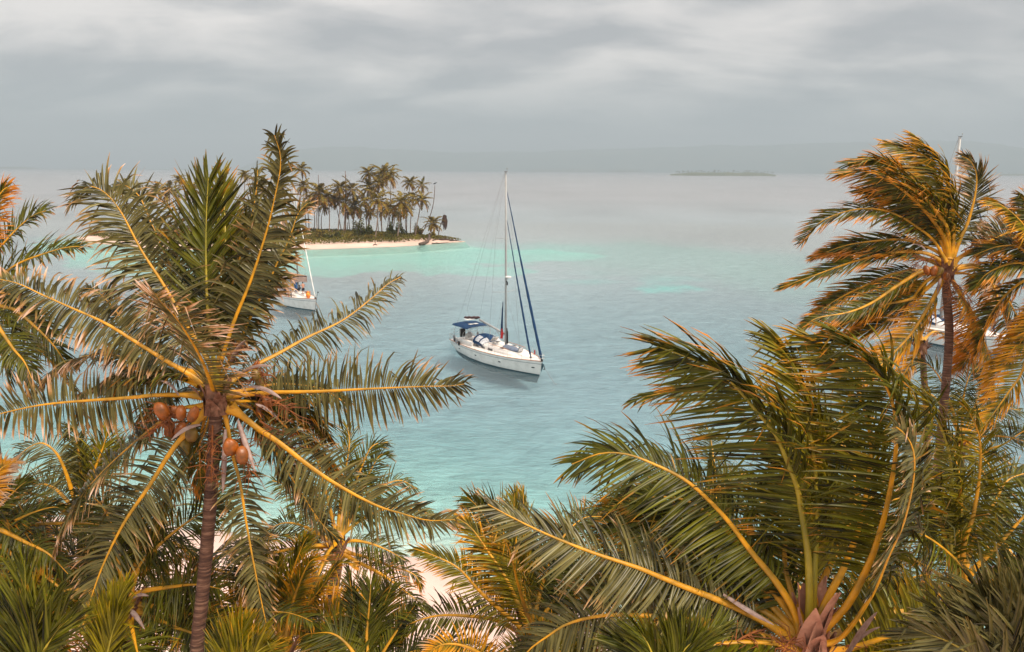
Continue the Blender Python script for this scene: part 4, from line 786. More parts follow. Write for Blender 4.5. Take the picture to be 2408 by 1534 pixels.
palm('yellow-orange coconut palm at the bottom, just right of the tall left palm trunk', (665, 1530), 15.2, [],
     [([(668, 1520), (682, 1440), (705, 1370), (730, 1320), (760, 1312)], 0.2, dict(out=AW, roll=0, spread=36, dry=0.45, LL=0.5)),
      ([(672, 1520), (715, 1440), (765, 1370), (800, 1325), (835, 1330)], -0.2, dict(roll=20, spread=40, dry=0.4, LL=0.5)),
      ([(668, 1520), (672, 1420), (690, 1340), (715, 1275), (725, 1262)], 0.9, dict(out=AW, roll=15, spread=28, dry=0.1, LL=0.6)),
      ([(665, 1520), (650, 1440), (648, 1370), (652, 1320)], 0.8, dict(out=AW, roll=0, spread=28, dry=0.05, LL=0.55)),
      ([(672, 1530), (740, 1480), (800, 1440), (848, 1420)], 0.3, dict(roll=40, spread=64, dry=0.55)),
      ([(672, 1535), (750, 1500), (810, 1490), (870, 1510)], 0.1, dict(roll=40, spread=64, dry=0.3)),
      ([(660, 1530), (610, 1480), (570, 1440), (540, 1400)], 0.8, dict(roll=-30, spread=60, dry=0.1)),
      ([(665, 1520), (630, 1430), (620, 1360), (600, 1300)], 1.2, dict(out=AW, roll=-20, spread=50, dry=0.1)),
      ([(668, 1520), (700, 1420), (740, 1380), (775, 1385)], 1.0, dict(roll=10, spread=50, dry=0.3))],
     fill=[dict(n_fronds=6, L=3.0, azs=(-150, 40), els=(30, -40), mat='leaf', LL=0.75)], r=(0.13, 0.17), seed=11, defaults=dict(D14, wind=(0.05, 0, 0)))
palm('palm behind the tall left palm, its fronds reaching right over the open sand', (792, 1285), 20.0, [(792, 1330), (783, 1400), (770, 1500)],
     [([(800, 1280), (830, 1272), (869, 1278), (915, 1296), (952, 1318)], -0.2, dict(roll=30, droop=1.0)),
      ([(800, 1290), (827, 1302), (870, 1313), (914, 1330), (973, 1351), (992, 1385)], -0.4, dict(roll=30, droop=1.1, dry=0.35, LL=0.5)),
      ([(800, 1295), (830, 1316), (897, 1351), (959, 1396), (1008, 1435)], -1.2, dict(roll=35, droop=0.9, dry=0.25, LL=0.55)),
      ([(798, 1270), (806, 1257), (851, 1222), (896, 1200), (960, 1195), (1030, 1215)], 0.8, dict(roll=30, droop=1.0)),
      ([(790, 1265), (775, 1190), (752, 1100), (738, 1030), (732, 995)], 1.0, dict(out=AW, roll=-10, spread=44, dry=0.3, mat='leaf_g')),
      ([(794, 1262), (800, 1190), (812, 1110), (822, 1040), (815, 1000)], 1.2, dict(out=AW, roll=10, spread=40, mat='leaf_y')),
      ([(798, 1262), (820, 1180), (850, 1100), (875, 1050), (912, 1040)], 1.2, dict(out=AW, roll=20, spread=46)),
      ([(798, 1265), (830, 1190), (870, 1110), (895, 1070), (918, 1075)], 1.3, dict(roll=30, spread=46)),
      ([(798, 1268), (840, 1200), (890, 1150), (940, 1130), (980, 1150)], 1.2, dict(roll=30, spread=60, droop=0.8)),
      ([(785, 1275), (720, 1240), (670, 1230), (620, 1250)], 0.4, dict(roll=-30)),
      ([(785, 1285), (720, 1290), (670, 1310), (630, 1350)], -0.3, dict(roll=-30)),
      ([(786, 1275), (730, 1200), (690, 1150), (640, 1130)], 0.8, dict(roll=-30))],
     fill=[dict(n_fronds=5, L=3.6, els=(30, -55), azs=(180, 380), mat='leaf')], r=(0.15, 0.19), seed=7, defaults=dict(D3, mat='leaf', wind=(0.05, 0, 0), n=58, LL=0.68), nuts=[(770, 1305, -0.4, 0.12), (782, 1312, -0.5, 0.12)])
# --- lower left
palm('coconut palm low between the tall left palm trunk and its longest lower-left frond', (302, 1418), 15.0, [(306, 1500)],
     [([(310, 1405), (340, 1390), (390, 1382), (460, 1375), (520, 1385)], -0.3, dict(roll=60, spread=80, LL=0.8)),
      ([(305, 1430), (349, 1448), (410, 1475), (458, 1492), (510, 1530)], -0.9, dict(roll=50, spread=74)),
      ([(310, 1420), (350, 1425), (420, 1438), (470, 1450), (540, 1470)], -0.3, dict(roll=40, spread=74, dry=0.2)),
      ([(305, 1400), (329, 1332), (360, 1297), (406, 1254), (472, 1208), (530, 1180)], 0.7, dict(roll=35, spread=68)),
      ([(295, 1405), (220, 1398), (160, 1403), (120, 1425), (95, 1465)], -0.3, dict(roll=-40, spread=62, droop=0.8, dry=0.2)),
      ([(300, 1400), (280, 1330), (270, 1260), (240, 1190), (190, 1150)], 0.9, dict(out=AW, roll=-10, spread=50)),
      ([(300, 1400), (240, 1340), (190, 1310), (130, 1310)], 0.8, dict(roll=-30, spread=60)),
      ([(305, 1440), (315, 1500), (330, 1560)], -1.2, dict(out=TW, roll=0, dry=0.1)),
      ([(303, 1400), (320, 1320), (330, 1240), (350, 1180)], 1.1, dict(out=AW, roll=10, spread=50))],
     fill=[dict(n_fronds=8, L=3.8, azs=(-110, 110), els=(30, -50))], r=(0.13, 0.17), seed=8, defaults=dict(D3, wind=(0, 0, 0)), spathes=[(300, 1430, 340, 1480, -0.6), (310, 1410, 350, 1402, -0.3)])
palm('palm under the horizontal left fronds, pale feathery top seen against turquoise water', (185, 1210), 20.0, [],
     [([(180, 1190), (154, 1110), (130, 1063), (95, 1042), (55, 1062), (38, 1085)], 0.0, dict(roll=-40, spread=66, mat='leaf_g')),
      ([(185, 1190), (190, 1110), (182, 1050), (170, 1005), (150, 1030)], 0.6, dict(out=AW, roll=0, spread=34, LL=0.6)),
      ([(190, 1190), (220, 1110), (243, 1050), (252, 1015)], 0.6, dict(out=AW, roll=10, spread=40, mat='leaf_y')),
      ([(190, 1190), (230, 1120), (270, 1070), (290, 1045)], 0.6, dict(roll=20, spread=40)),
      ([(188, 1190), (205, 1120), (200, 1080), (180, 1060)], 1.0, dict(out=AW, roll=0, spread=50)),
      ([(178, 1200), (130, 1150), (90, 1140), (60, 1170)], 0.4, dict(roll=-30))],
     fill=[dict(n_fronds=12, L=4.2, els=(40, -55))], r=(0.13, 0.17), seed=9, defaults=dict(D3, wind=(-0.05, 0, 0), n=64))
palm('palm cut off by the left edge, low over the sand, dark green with orange tips', (-60, 1260), 15.0, [],
     [([(-50, 1250), (0, 1247), (59, 1275), (114, 1303), (160, 1350)], -0.2, dict(roll=40, droop=0.9, LL=0.55)),
      ([(-50, 1245), (0, 1190), (40, 1150), (62, 1132)], 0.5, dict(roll=30, spread=34, LL=0.5)),
      ([(-50, 1245), (20, 1230), (80, 1205), (126, 1193), (150, 1200)], 0.5, dict(roll=25, spread=40, LL=0.45)),
      ([(-50, 1230), (-20, 1150), (0, 1105), (38, 1085)], 0.8, dict(roll=25, dry=0.9, mat='leaf_y', LL=0.5)),
      ([(-50, 1265), (10, 1290), (60, 1340), (90, 1410)], -0.4, dict(roll=30, droop=0.8, dry=0.35)),
      ([(-50, 1270), (0, 1320), (40, 1400), (60, 1480)], -0.4, dict(roll=30, droop=0.8)),
      ([(-50, 1240), (0, 1210), (60, 1225), (100, 1250)], 0.8, dict(roll=20, dry=0.3))],
     fill=[dict(n_fronds=7, L=4.2, els=(30, -55), azs=(0, 180))], r=(0.13, 0.17), seed=10, defaults=dict(D3, wind=(0, 0, 0)), heart=False)
palm('dark palm cut off by the left edge, crown rising above the pink-tipped fronds', (-75, 690), 16.0, [],
     [([(-60, 670), (-20, 620), (0, 583), (46, 533), (80, 506), (108, 496)], 0.2, dict(roll=35, spread=60)),
      ([(-60, 690), (0, 650), (50, 617), (126, 590), (165, 581), (193, 580)], -0.3, dict(roll=35, spread=58, dry=0.15)),
      ([(-60, 660), (-40, 560), (-20, 490), (5, 450), (18, 440)], 0.5, dict(out=AW, roll=0, spread=50, dry=0.5, LL=0.7)),
      ([(-60, 700), (0, 720), (38, 732), (88, 774), (126, 813), (150, 848), (160, 865)], 0.2, dict(roll=30, droop=0.9)),
      ([(-60, 710), (-20, 740), (0, 774), (31, 820), (57, 851), (75, 890)], -0.8, dict(roll=25, droop=0.7)),
      ([(-60, 715), (-20, 780), (5, 840), (20, 905)], 0.4, dict(roll=20, droop=0.7)),
      ([(-60, 700), (10, 690), (60, 720), (100, 770)], 1.0, dict(roll=25, droop=0.9)),
      ([(-60, 715), (-10, 790), (50, 850), (70, 930)], 1.2, dict(roll=20, droop=0.7, dry=0.3)),
     ],
     fill=[dict(n_fronds=2, L=3.4, els=(0, -55), azs=(0, 180))], r=(0.14, 0.18), seed=6, defaults=dict(D3, wind=(0, 0, 0), LL=0.66, mat='leaf'), heart=False)
# young, close palms along the bottom edge: upright fronds only
def close_palm(label, x, Y, tips, seed, y0=1640, **kw):
    fr = []
    for (tx, ty, dz, o) in tips:
        fr.append(([(x, y0 - 10), (x + (tx - x) * 0.25, y0 - (y0 - ty) * 0.42), (x + (tx - x) * 0.6, y0 - (y0 - ty) * 0.78), (tx, ty)], dz, o))
    d = dict(LL=0.5, n=52, droop=0.08, mat='leaf_y', rmat='rachis_g', wind=(0, 0, 0), w=0.012, rw=0.03, dry=-0.15, spread=23, vee=15, out=AW, clump=0.06); d.update(kw)
    palm(label, (x, y0), Y, [], fr, fill=[dict(n_fronds=2, L=1.8, azs=(-100, 100), els=(10, -35), LL=0.5, spread=60, mat='leaf')], r=(0.10, 0.14), seed=seed, defaults=d, heart=False)
close_palm('nearest palm at the bottom left corner, only upright blue-green leaf blades showing', 62, 8.0, [(58, 1318, 0.3, {}), (120, 1400, 0.2, {}), (10, 1400, 0.3, {}), (170, 1450, 0.1, {}), (-40, 1430, 0.3, {})], 31, mat='leaf', LL=0.6, w=0.013)
close_palm('bright lime palm tips poking up from the bottom edge left of the tall trunk', 236, 9.0, [(298, 1372, 0.2, {}), (262, 1400, 0.4, {}), (230, 1440, 0.4, {}), (285, 1440, 0.1, {})], 32, LL=0.5)
close_palm('palm with narrow yellowish blades at the foot of the tall ringed trunk', 540, 8.5, [(572, 1470, 0.2, {}), (535, 1500, 0.3, {}), (600, 1490, 0.2, {}), (640, 1510, 0, {})], 33, dry=0.05)
close_palm('palm blades rising from the bottom edge between the two arching yellow stalks', 1560, 8.0, [(1500, 1480, 0.2, {}), (1590, 1470, 0.3, {}), (1640, 1500, 0.2, {}), (1440, 1500, 0.3, {}), (1700, 1470, 0.4, {})], 34, mat='leaf', wind=(-0.25, 0, 0), dry=-0.2)
close_palm('palm in the bottom right corner with broad pale leaf blades fanning left', 2380, 7.0, [(2290, 1380, 0.2, {}), (2200, 1440, 0.1, {}), (2400, 1370, 0.3, {}), (2150, 1480, -0.1, {}), (2330, 1420, 0.1, {}), (2450, 1400, 0.1, {})], 35, mat='leaf_g', wind=(-0.3, 0, 0), LL=0.7, w=0.015, spread=34, dry=-0.3)
# crowns lower down that close the view of the sand, farther back under the named ones
UG = 'low palms filling the shade under the near palms'
for k, (lab, x, y, Y, dr, mt) in enumerate([
    ('low shaded palm directly behind the ringed trunk of the tall left palm', 480, 1330, 18.0, 0.1, 'leaf'),
    ('low palm under the curled brown-tinged frond at the lower left', 120, 1420, 16.0, 0.35, 'leaf'),
    ('low palm in the gap between the tall trunk and the yellow-orange bottom palm', 560, 1480, 15.5, 0.1, 'leaf'),
    ('low palm beneath the big frond crossing the lower centre right', 1540, 1450, 15.0, 0.1, 'leaf'),
    ('low palm behind the thick yellow stalks of the broad windswept palm', 1740, 1400, 16.5, 0.15, 'leaf'),
    ('low palm right of the thick yellow stalks, against the water at lower right', 2080, 1400, 18.0, 0.2, 'leaf'),
    ('low palm behind the broad windswept palm, dark gap under its upper fronds', 1680, 1160, 21.0, 0.1, 'leaf'),
    ('low palm between the broad windswept crown and the dark green right palm', 2050, 1190, 21.0, 0.1, 'leaf'),
    ('low palm near the right edge behind the fruiting dark green palm', 2390, 1330, 20.0, 0.15, 'leaf'),
    ('low palm at the far lower left behind the upright blue-green blades', -20, 1480, 14.0, 0.3, 'leaf')]):
    palm(lab, (x, y), Y, [], [], fill=[dict(n_fronds=10, L=3.4, els=(55, -45), LL=0.8, dry=dr, mat=mt, droop=0.6)], r=(0.13, 0.17), seed=60 + k, group=UG, defaults=dict(K=4, n=60, w=0.016, wind=((-0.3, 0, 0) if x > 1300 else (0, 0, 0))))
# ------------------------------------------------------------------ boats
M['gel'] = pmat('white_gelcoat', (0.78, 0.75, 0.71), 0.25, noise=(1.6, (0.66, 0.63, 0.59), 0.4, 0.7), coat=0.3)
M['deck'] = pmat('cream_deck', (0.82, 0.76, 0.70), 0.55, noise=(2.5, (0.70, 0.62, 0.56), 0.45, 0.75))
M['teak'] = pmat('teak_trim', (0.50, 0.20, 0.09), 0.55, noise=(6, (0.36, 0.13, 0.06), 0.35, 0.7))
M['navy'] = pmat('navy_canvas', (0.004, 0.035, 0.10), 0.8, spec=0.25, noise=(2.0, (0.003, 0.022, 0.065), 0.35, 0.7), bump=(5, 0.3, 0.03))
M['navy_d'] = pmat('dark_canvas_edge', (0.006, 0.03, 0.08), 0.8)
M['grey_c'] = pmat('grey_canvas', (0.16, 0.19, 0.25), 0.85, spec=0.2, noise=(3, (0.11, 0.13, 0.18), 0.35, 0.7), bump=(4, 0.4, 0.04))
M['brown_c'] = pmat('brown_canvas', (0.09, 0.035, 0.035), 0.9, noise=(4, (0.05, 0.02, 0.02), 0.35, 0.7), bump=(6, 0.6, 0.05))
M['beige_c'] = pmat('beige_canvas', (0.50, 0.37, 0.32), 0.85, noise=(2, (0.42, 0.31, 0.27), 0.35, 0.7), bump=(4, 0.3, 0.04))
M['boot'] = pmat('dark_waterline', (0.012, 0.06, 0.08), 0.5)
M['anti'] = pmat('antifouling_and_hull_shade', (0.0, 0.085, 0.10), 0.7)  # bottom paint, its dark teal also standing in for shade in the water
M['stripe'] = pmat('grey_stripe', (0.18, 0.20, 0.23), 0.4)
M['alu'] = pmat('mast_aluminium', (0.40, 0.39, 0.38), 0.45, metal=0.1, noise=(1.0, (0.32, 0.31, 0.30), 0.4, 0.7))
M['steel'] = pmat('stainless_tube', (0.55, 0.54, 0.52), 0.3, metal=0.7)
M['wire'] = pmat('rigging_wire', (0.30, 0.29, 0.29), 0.45, metal=0.3)
M['glass'] = pmat('dark_glass', (0.02, 0.022, 0.03), 0.12, spec=0.7)
M['clear'] = pmat('hazy_window_film', (0.66, 0.65, 0.66), 0.2, noise=(3, (0.34, 0.35, 0.38), 0.35, 0.7))
M['black'] = pmat('black_rubber', (0.015, 0.014, 0.016), 0.6)
M['red'] = pmat('red_cloth', (0.55, 0.02, 0.02), 0.75); M['pink'] = pmat('pink_cloth', (0.75, 0.25, 0.25), 0.85, noise=(5, (0.8, 0.45, 0.4), 0.4, 0.6))
M['yellow'] = pmat('yellow_cloth', (0.78, 0.38, 0.01), 0.7, noise=(3, (0.66, 0.30, 0.01), 0.4, 0.7)); M['blue'] = pmat('blue_cloth', (0.02, 0.13, 0.38), 0.7)
M['orange'] = pmat('orange_plastic', (0.80, 0.16, 0.01), 0.5, noise=(6, (0.85, 0.35, 0.02), 0.45, 0.6)); M['darkcloth'] = pmat('dark_wet_cloth', (0.03, 0.03, 0.045), 0.9)
M['dinghy'] = pmat('grey_inflatable', (0.22, 0.23, 0.25), 0.6)
M['skin'] = pmat('sunburnt_skin', (0.62, 0.28, 0.17), 0.5); M['hair'] = pmat('dark_hair', (0.03, 0.018, 0.012), 0.7)

def pose_two(bow, stern):
    """origin at the stern on the waterline, +x towards the bow"""
    d = bow - stern; return stern, math.atan2(d.y, d.x), math.hypot(d.x, d.y)
class Boat:
    def __init__(s, name, label, bow, stern, B, fb, cat='sailboat', group=None, extra=0.0):
        o, a, L = pose_two(bow, stern); s.L = L; s.root = empty(name, (o.x, o.y, 0), a); tag(s.root, label, cat, group); s.B = B; s.fb = fb
        s.a = a; s.o = o
    def half(s, t, lev=1.0):
        prof = np.interp(t, [0, 0.12, 0.3, 0.45, 0.6, 0.75, 0.86, 0.94, 1.0], [0.74, 0.86, 0.97, 1.0, 0.95, 0.76, 0.50, 0.25, 0.012])
        wl = np.interp(t, [0, 0.08, 0.3, 0.5, 0.7, 0.86, 0.96, 1.0], [0.45, 0.62, 0.85, 0.88, 0.66, 0.34, 0.10, 0.004])
        return s.B / 2 * (wl + (prof - wl) * lev)
    def sheer(s, t): return np.interp(t, [0, 0.2, 0.5, 0.8, 1.0], [s.fb * 0.80, s.fb * 0.80, s.fb * 0.86, s.fb * 0.94, s.fb])
    def X(s, t, lev=1.0):
        # bow rake forward at the deck, stern overhang at the deck
        return t * s.L + lev * (0.45 * t ** 6) - lev * 0.5 * (1 - t) ** 8 
    def hull(s, stripe='stripe'):
        n = 44; P = []
        for i in range(n + 1):
            t = i / n; row = []; sh = s.sheer(t)
            for lev in (-1.3, -1.0, -0.7, -0.35, 0.0, 0.1, 0.25, 0.5, 0.75, 1.0):
                if lev < 0: y = s.half(t, 0) * max(0.0, 1 - (-lev / 1.3) ** 2.4); z = lev * (1 - 0.35 * abs(2 * t - 1) ** 2); x = s.X(t, 0) - 0.35 * (-lev) * t
                else: y = s.half(t, lev ** 0.7); z = sh * lev; x = s.X(t, lev)
                row.append((x, y, z))
            P.append(row)
        mb = MB()
        full = [[(x, -y, z) for x, y, z in reversed(r)] + r for r in P]
        mb.grid(full)
        mb.add([Vector(p) for p in full[0]], [tuple(range(len(full[0])))])
        h = mb.build('hull', M['gel'], s.root, smooth=True); k = MB()
        for sg in (-1, 1): k.grid([[(s.X(i / n, 0) - 0.35 * d * i / n, sg * (s.half(i / n, 0) * max(0.0, 1 - (abs(d) / 1.3) ** 2.4) + 0.02), -d * (1 - 0.35 * abs(2 * i / n - 1) ** 2)) for d in (-0.03, 0.35, 0.7, 1.0, 1.22)] for i in range(n + 1)])
        k.build('antifouled_bottom_shade', M['anti'], s.root, smooth=True)  # underwater hull, deepened and darkened to give its dark reflection in the water
        for nm, l0, l1, mt, off in (('waterline_band', 0.0, 0.085, 'boot', 0.006), ('side_stripe', 0.80, 0.835, stripe, 0.006)):
            mb = MB()
            for sg in (-1, 1):
                g = []
                for i in range(n + 1):
                    t = i / n; g.append([(s.X(t, l), sg * (s.half(t, max(l, 0) ** 0.7) + off), s.sheer(t) * l - (0.05 if (nm[0] == 'w' and l == l0) else 0)) for l in (l0, (l0 + l1) / 2, l1)])
                mb.grid(g)
            mb.build(nm, M[mt], s.root, smooth=True)
        mb = MB()
        for sg in (-1, 1):
            mb.tube([(s.X(i / n), sg * s.half(i / n), s.sheer(i / n) + 0.025) for i in range(n + 1)], 0.04, 6, flat=0.9, upv=(0, 0, 1))
        mb.build('toe_rail', M['teak'], s.root, smooth=True)
        g = []
        for i in range(n + 1):
            t = i / n; b = s.half(t) - 0.03; g.append([(s.X(t) - (0.03 if i == n else 0), b * q, s.sheer(t) + 0.01 + 0.09 * (1 - q * q) * b / (s.B / 2)) for q in (-1, -.75, -.5, -.25, 0, .25, .5, .75, 1)])
        MB().grid(g).build('deck', M['deck'], s.root, smooth=True)
    def cabin(s, t0, t1, w, h, nose=0.25):
        n = 22; g = []
        for i in range(n + 1):
            t = i / n; x = s.L * (t0 + (t1 - t0) * t); bw = min(s.half(t0 + (t1 - t0) * t) - 0.45, w); f = 1.0 if t < 1 - nose else max(0.0, 1 - ((t - 1 + nose) / nose) ** 2 * 0.96)
            zb = float(s.sheer(t0 + (t1 - t0) * t)) + 0.03; hh = h * (0.45 + 0.55 * min(1, (1 - t) * 1.6)) * f
            bw = max(bw, 0.12); row = []
            for q, k in ((-1, 0), (-0.97, 0.55), (-0.86, 0.95), (-0.5, 1.06), (0, 1.12), (0.5, 1.06), (0.86, 0.95), (0.97, 0.55), (1, 0)): row.append((x, bw * q, zb + hh * k))
            g.append(row)
        mb = MB().grid(g); mb.add([Vector(p) for p in g[0]], [tuple(range(9))]); s.cab = (t0, t1, w, h)
        c = mb.build('cabin_roof', M['deck'], s.root, smooth=True); return c
    def line(s, name, pts, r=0.012, mat='wire', n=5, parent=None):
        return MB().tube(pts, r, n).build(name, M[mat], parent or s.root, smooth=True)
    def rails(s, posts, h=0.62, z=0.0):
        for sg in (-1, 1):
            tops = []
            for t in posts:
                p = Vector((s.X(t), sg * (s.half(t) - 0.05), s.sheer(t) + 0.02)); q = p + Vector((0, 0, h)); tops.append((p, q))
                s.line('stanchion', [p, q], 0.016, 'steel')
            for k in (1.0, 0.5): s.line('lifeline', [p.lerp(q, k) for p, q in tops], 0.008, 'wire', 4)
    def pulpit(s):
        mb = MB(); t0 = 0.93; z = s.sheer(1.0); top = []
        for sg in (-1, 1):
            a = Vector((s.X(t0), sg * (s.half(t0) - 0.04), s.sheer(t0))); mb.tube([a, a + Vector((0.1, 0, 0.65))], 0.018, 6)
            b = Vector((s.X(0.985), sg * (s.half(0.985)), z)); mb.tube([b, b + Vector((0.1, sg * 0.1, 0.65))], 0.018, 6)
        for k in (0.65, 0.34):
            pts = [Vector((s.X(t0) + 0.1, sg0 * (s.half(t0) - 0.04), s.sheer(t0) + k)) for sg0 in (-1,)] + [Vector((s.X(0.985) + 0.1, -s.half(0.985) - 0.1, z + k)), Vector((s.X(1.0) + 0.35, 0, z + k + 0.03)), Vector((s.X(0.985) + 0.1, s.half(0.985) + 0.1, z + k))] + [Vector((s.X(t0) + 0.1, s.half(t0) - 0.04, s.sheer(t0) + k))]
            mb.tube([tuple(p) for p in pts], 0.02, 6)
        mb.build('bow_rail', M['steel'], s.root, smooth=True)
        mb = MB(); zz = s.sheer(0)
        for k in (0.7, 0.36):
            mb.tube([(s.X(0.12), -s.half(0.12), zz + k), (s.X(0.0) + 0.05, -s.half(0) + 0.05, zz + k), (s.X(0) + 0.05, s.half(0) - 0.05, zz + k), (s.X(0.12), s.half(0.12), zz + k)], 0.018, 6)
        for x, y in ((s.X(0.12), s.half(0.12)), (s.X(0) + 0.05, s.half(0) - 0.05)):
            for sg in (-1, 1): mb.tube([(x, sg * y, zz), (x, sg * y, zz + 0.7)], 0.018, 6)
        mb.build('stern_rail', M['steel'], s.root, smooth=True)
    def rig(s, xm, zm, ztop, spreaders, boom_len, boom_z, boom_rise=0.45, r=0.105):
        s.xm = xm
        MB().tube([(xm, 0, zm), (xm - 0.03, 0, zm + (ztop - zm) * 0.5), (xm - 0.12, 0, ztop)], [r, r, r * 0.72], 10, flat=1.4, upv=(1, 0, 0)).build('mast', M['alu'], s.root, smooth=True)
        mb = MB().box((xm - 0.05, 0, ztop + 0.04), (0.45, 0.14, 0.07)); mb.tube([(xm - 0.3, 0, ztop + 0.05), (xm - 0.38, 0, ztop + 0.12), (xm - 0.5, 0.05, ztop + 0.14)], 0.012, 5); mb.tube([(xm + 0.12, 0, ztop + 0.05), (xm + 0.14, 0, ztop + 0.32)], 0.018, 5); mb.ball((xm + 0.14, 0, ztop + 0.34), 0.06, 6, 5)
        mb.build('masthead_fittings', M['wire'], s.root)
        MB().tube([(xm - r, 0, boom_z), (xm - r - boom_len, 0, boom_z + boom_rise)], 0.10, 9, flat=1.25, upv=(0, 0, 1)).build('boom', M['alu'], s.root, smooth=True)
        sp = []
        for (z, w) in spreaders:
            for sg in (-1, 1):
                MB().tube([(xm, 0, z), (xm - 0.35, sg * w, z + 0.08)], [0.045, 0.028], 6, flat=0.5, upv=(0, 0, 1)).build('spreader', M['alu'], s.root, smooth=True)
            sp.append((z, w))
        for sg in (-1, 1):
            yb = s.half(xm / s.L - 0.02) - 0.08; xb = xm - 0.3; zb = s.sheer(xm / s.L)
            s.line('shroud', [(xb, sg * yb, zb)] + [(xm - 0.35, sg * w, z + 0.08) for z, w in sp] + [(xm - 0.08, 0, ztop - 0.25)], 0.011)
            s.line('shroud', [(xb + 0.35, sg * (yb - 0.1), zb), (xm, 0, sp[0][0])], 0.009)
            s.line('backstay', [(s.X(0) + 0.1, sg * (s.half(0) - 0.15), s.sheer(0)), (s.X(0) + 0.7, sg * 0.35, s.sheer(0) + 3.4), (xm - 0.25, 0, ztop)], 0.010)
        s.line('topping_lift', [(xm - r - boom_len, 0, boom_z + boom_rise + 0.1), (xm - 0.2, 0, ztop)], 0.008)
        s.line('vang', [(xm - 0.1, 0, zm + 0.25), (xm - 1.7, 0, boom_z + 0.05)], 0.035, 'alu', 7)
    def furl(s, a, b, r0, r1, mat='navy'):
        a, b = Vector(a), Vector(b); n = 36; rs = random.Random(9); pts = []; rr = []
        for i in range(n + 1):
            t = i / n; p = a.lerp(b, t); p.z -= 0.16 * math.sin(math.pi * t); pts.append(p)
            k = 1 - abs(2 * t - 0.7) * 0.35; rr.append((r0 + (r1 - r0) * t) * k * (1 + 0.10 * math.sin(i * 1.9)) * (0.3 if i in (0, n) else 1))
        o = MB().tube(pts, rr, 8).build('furled_sail', M[mat], s.root, smooth=True)
        MB().tube([a - (b - a).normalized() * 0.25, a + (b - a).normalized() * 0.05], [0.13, 0.10], 10).build('furling_drum', M['black'], o, smooth=True); return o
    def hatch(s, x, y, z, w=0.5, d=0.5, open_=False, ry=0.0):
        o = MB().box((x, y, z), (d, w, 0.06), ry=ry).build('hatch', M['alu'], s.root); MB().box((x, y, z + 0.036), (d - 0.12, w - 0.12, 0.012), ry=ry).build('pane', M['glass'], o)
        return o
    def portlights(s, ts, lev=0.55):
        for t in ts:
            for sg in (-1, 1):
                x = s.X(t, lev); y = sg * (s.half(t, lev ** 0.7) + 0.012); t2 = t + 0.02; an = math.atan2(sg * (s.half(t2, lev ** .7)) - sg * s.half(t, lev ** .7), 0.02 * s.L)
                mb = MB(); n = 14; c = Vector((x, y, s.sheer(t) * lev)); tx = Vector((math.cos(an), math.sin(an), 0)); V = [c + tx * (0.20 * math.cos(2 * math.pi * k / n)) + Vector((0, sg * 0.02 * 0, 0.065 * math.sin(2 * math.pi * k / n))) for k in range(n)]
                V2 = [v - Vector((0, sg * 0.05, 0)) for v in V]; mb.add(V + V2, [tuple(range(n))] + [(k, (k + 1) % n, n + (k + 1) % n, n + k) for k in range(n)])
                mb.build('portlight', M['glass'], s.root)
    def canopy(s, name, x0, x1, w, z, sag=0.12, crown=0.22, mat='navy', edge=0.25):
        g = []; n = 12
        for i in range(n + 1):
            t = i / n; g.append([(x0 + (x1 - x0) * t, w * q, z + crown * (1 - q * q) - sag * math.sin(math.pi * t * 2) ** 2 * 0.3 - (edge if abs(q) > 0.99 else 0)) for q in (-1, -.97, -.7, -.35, 0, .35, .7, .97, 1)])
        return MB().sheet(g, 0.025).build(name, M[mat], s.root, smooth=True)
    def bow_frame(s, name, x, w, z0, z1, mat='steel', parent=None, rr=0.02, lean=0.0):
        pts = [(x + lean, -w, z0), (x, -w, z1 - 0.2), (x, -w * 0.85, z1), (x, 0, z1 + 0.18), (x, w * 0.85, z1), (x, w, z1 - 0.2), (x + lean, w, z0)]
        return MB().tube(pts, rr, 6).build(name, M[mat], parent or s.root, smooth=True)
    def wheel(s, x, y, z, r=0.55):
        o = MB().tube([(x, y, z - 0.8), (x, y, z + 0.15)], [0.16, 0.12], 8).build('steering_pedestal', M['gel'], s.root, smooth=True)
        mb = MB(); mb.tube([(x + 0.15, y + r * math.cos(a), z + r * math.sin(a)) for a in [k * math.pi / 12 for k in range(25)]], 0.022, 6, cap=False)
        for k in range(6): a = k * math.pi / 3; mb.tube([(x + 0.15, y, z), (x + 0.15, y + r * math.cos(a), z + r * math.sin(a))], 0.012, 5)
        mb.build('steering_wheel', M['steel'], o, smooth=True)
    def sprayhood(s, x, w, z, h=0.75, ln=1.5, mat='navy'):
        n = 10; g = []
        for i in range(n + 1):
            t = i / n; row = []
            for k in range(13):
                a = math.pi * k / 12; hh = h * math.sin(math.pi / 2 * min(1, t * 1.05 + 0.28)) ; ww = w * (0.98 - 0.06 * t)
                row.append((x + ln * (1 - t) - 0.1, ww * math.cos(a) * (1.0), z + hh * math.sin(a) ** 0.75))
            g.append(row)
        o = MB().sheet(g, 0.03).build('sprayhood', M[mat], s.root, smooth=True)
        # clear panels let into the sloping front and sides
        for (k0, k1, i0, i1) in ((1, 5, 0, 3), (7, 11, 0, 3), (1, 4, 4, 8), (8, 11, 4, 8)):
            gg = [[Vector(g[i][k]) + Vector((0.03, (0.025 if g[i][k][1] > 0.1 else -0.025 if g[i][k][1] < -0.1 else 0), 0.03)) for k in range(k0, k1 + 1)] for i in range(i0, i1 + 1)]
            MB().grid(gg).build('window', M['clear'], o, smooth=True)
        return o

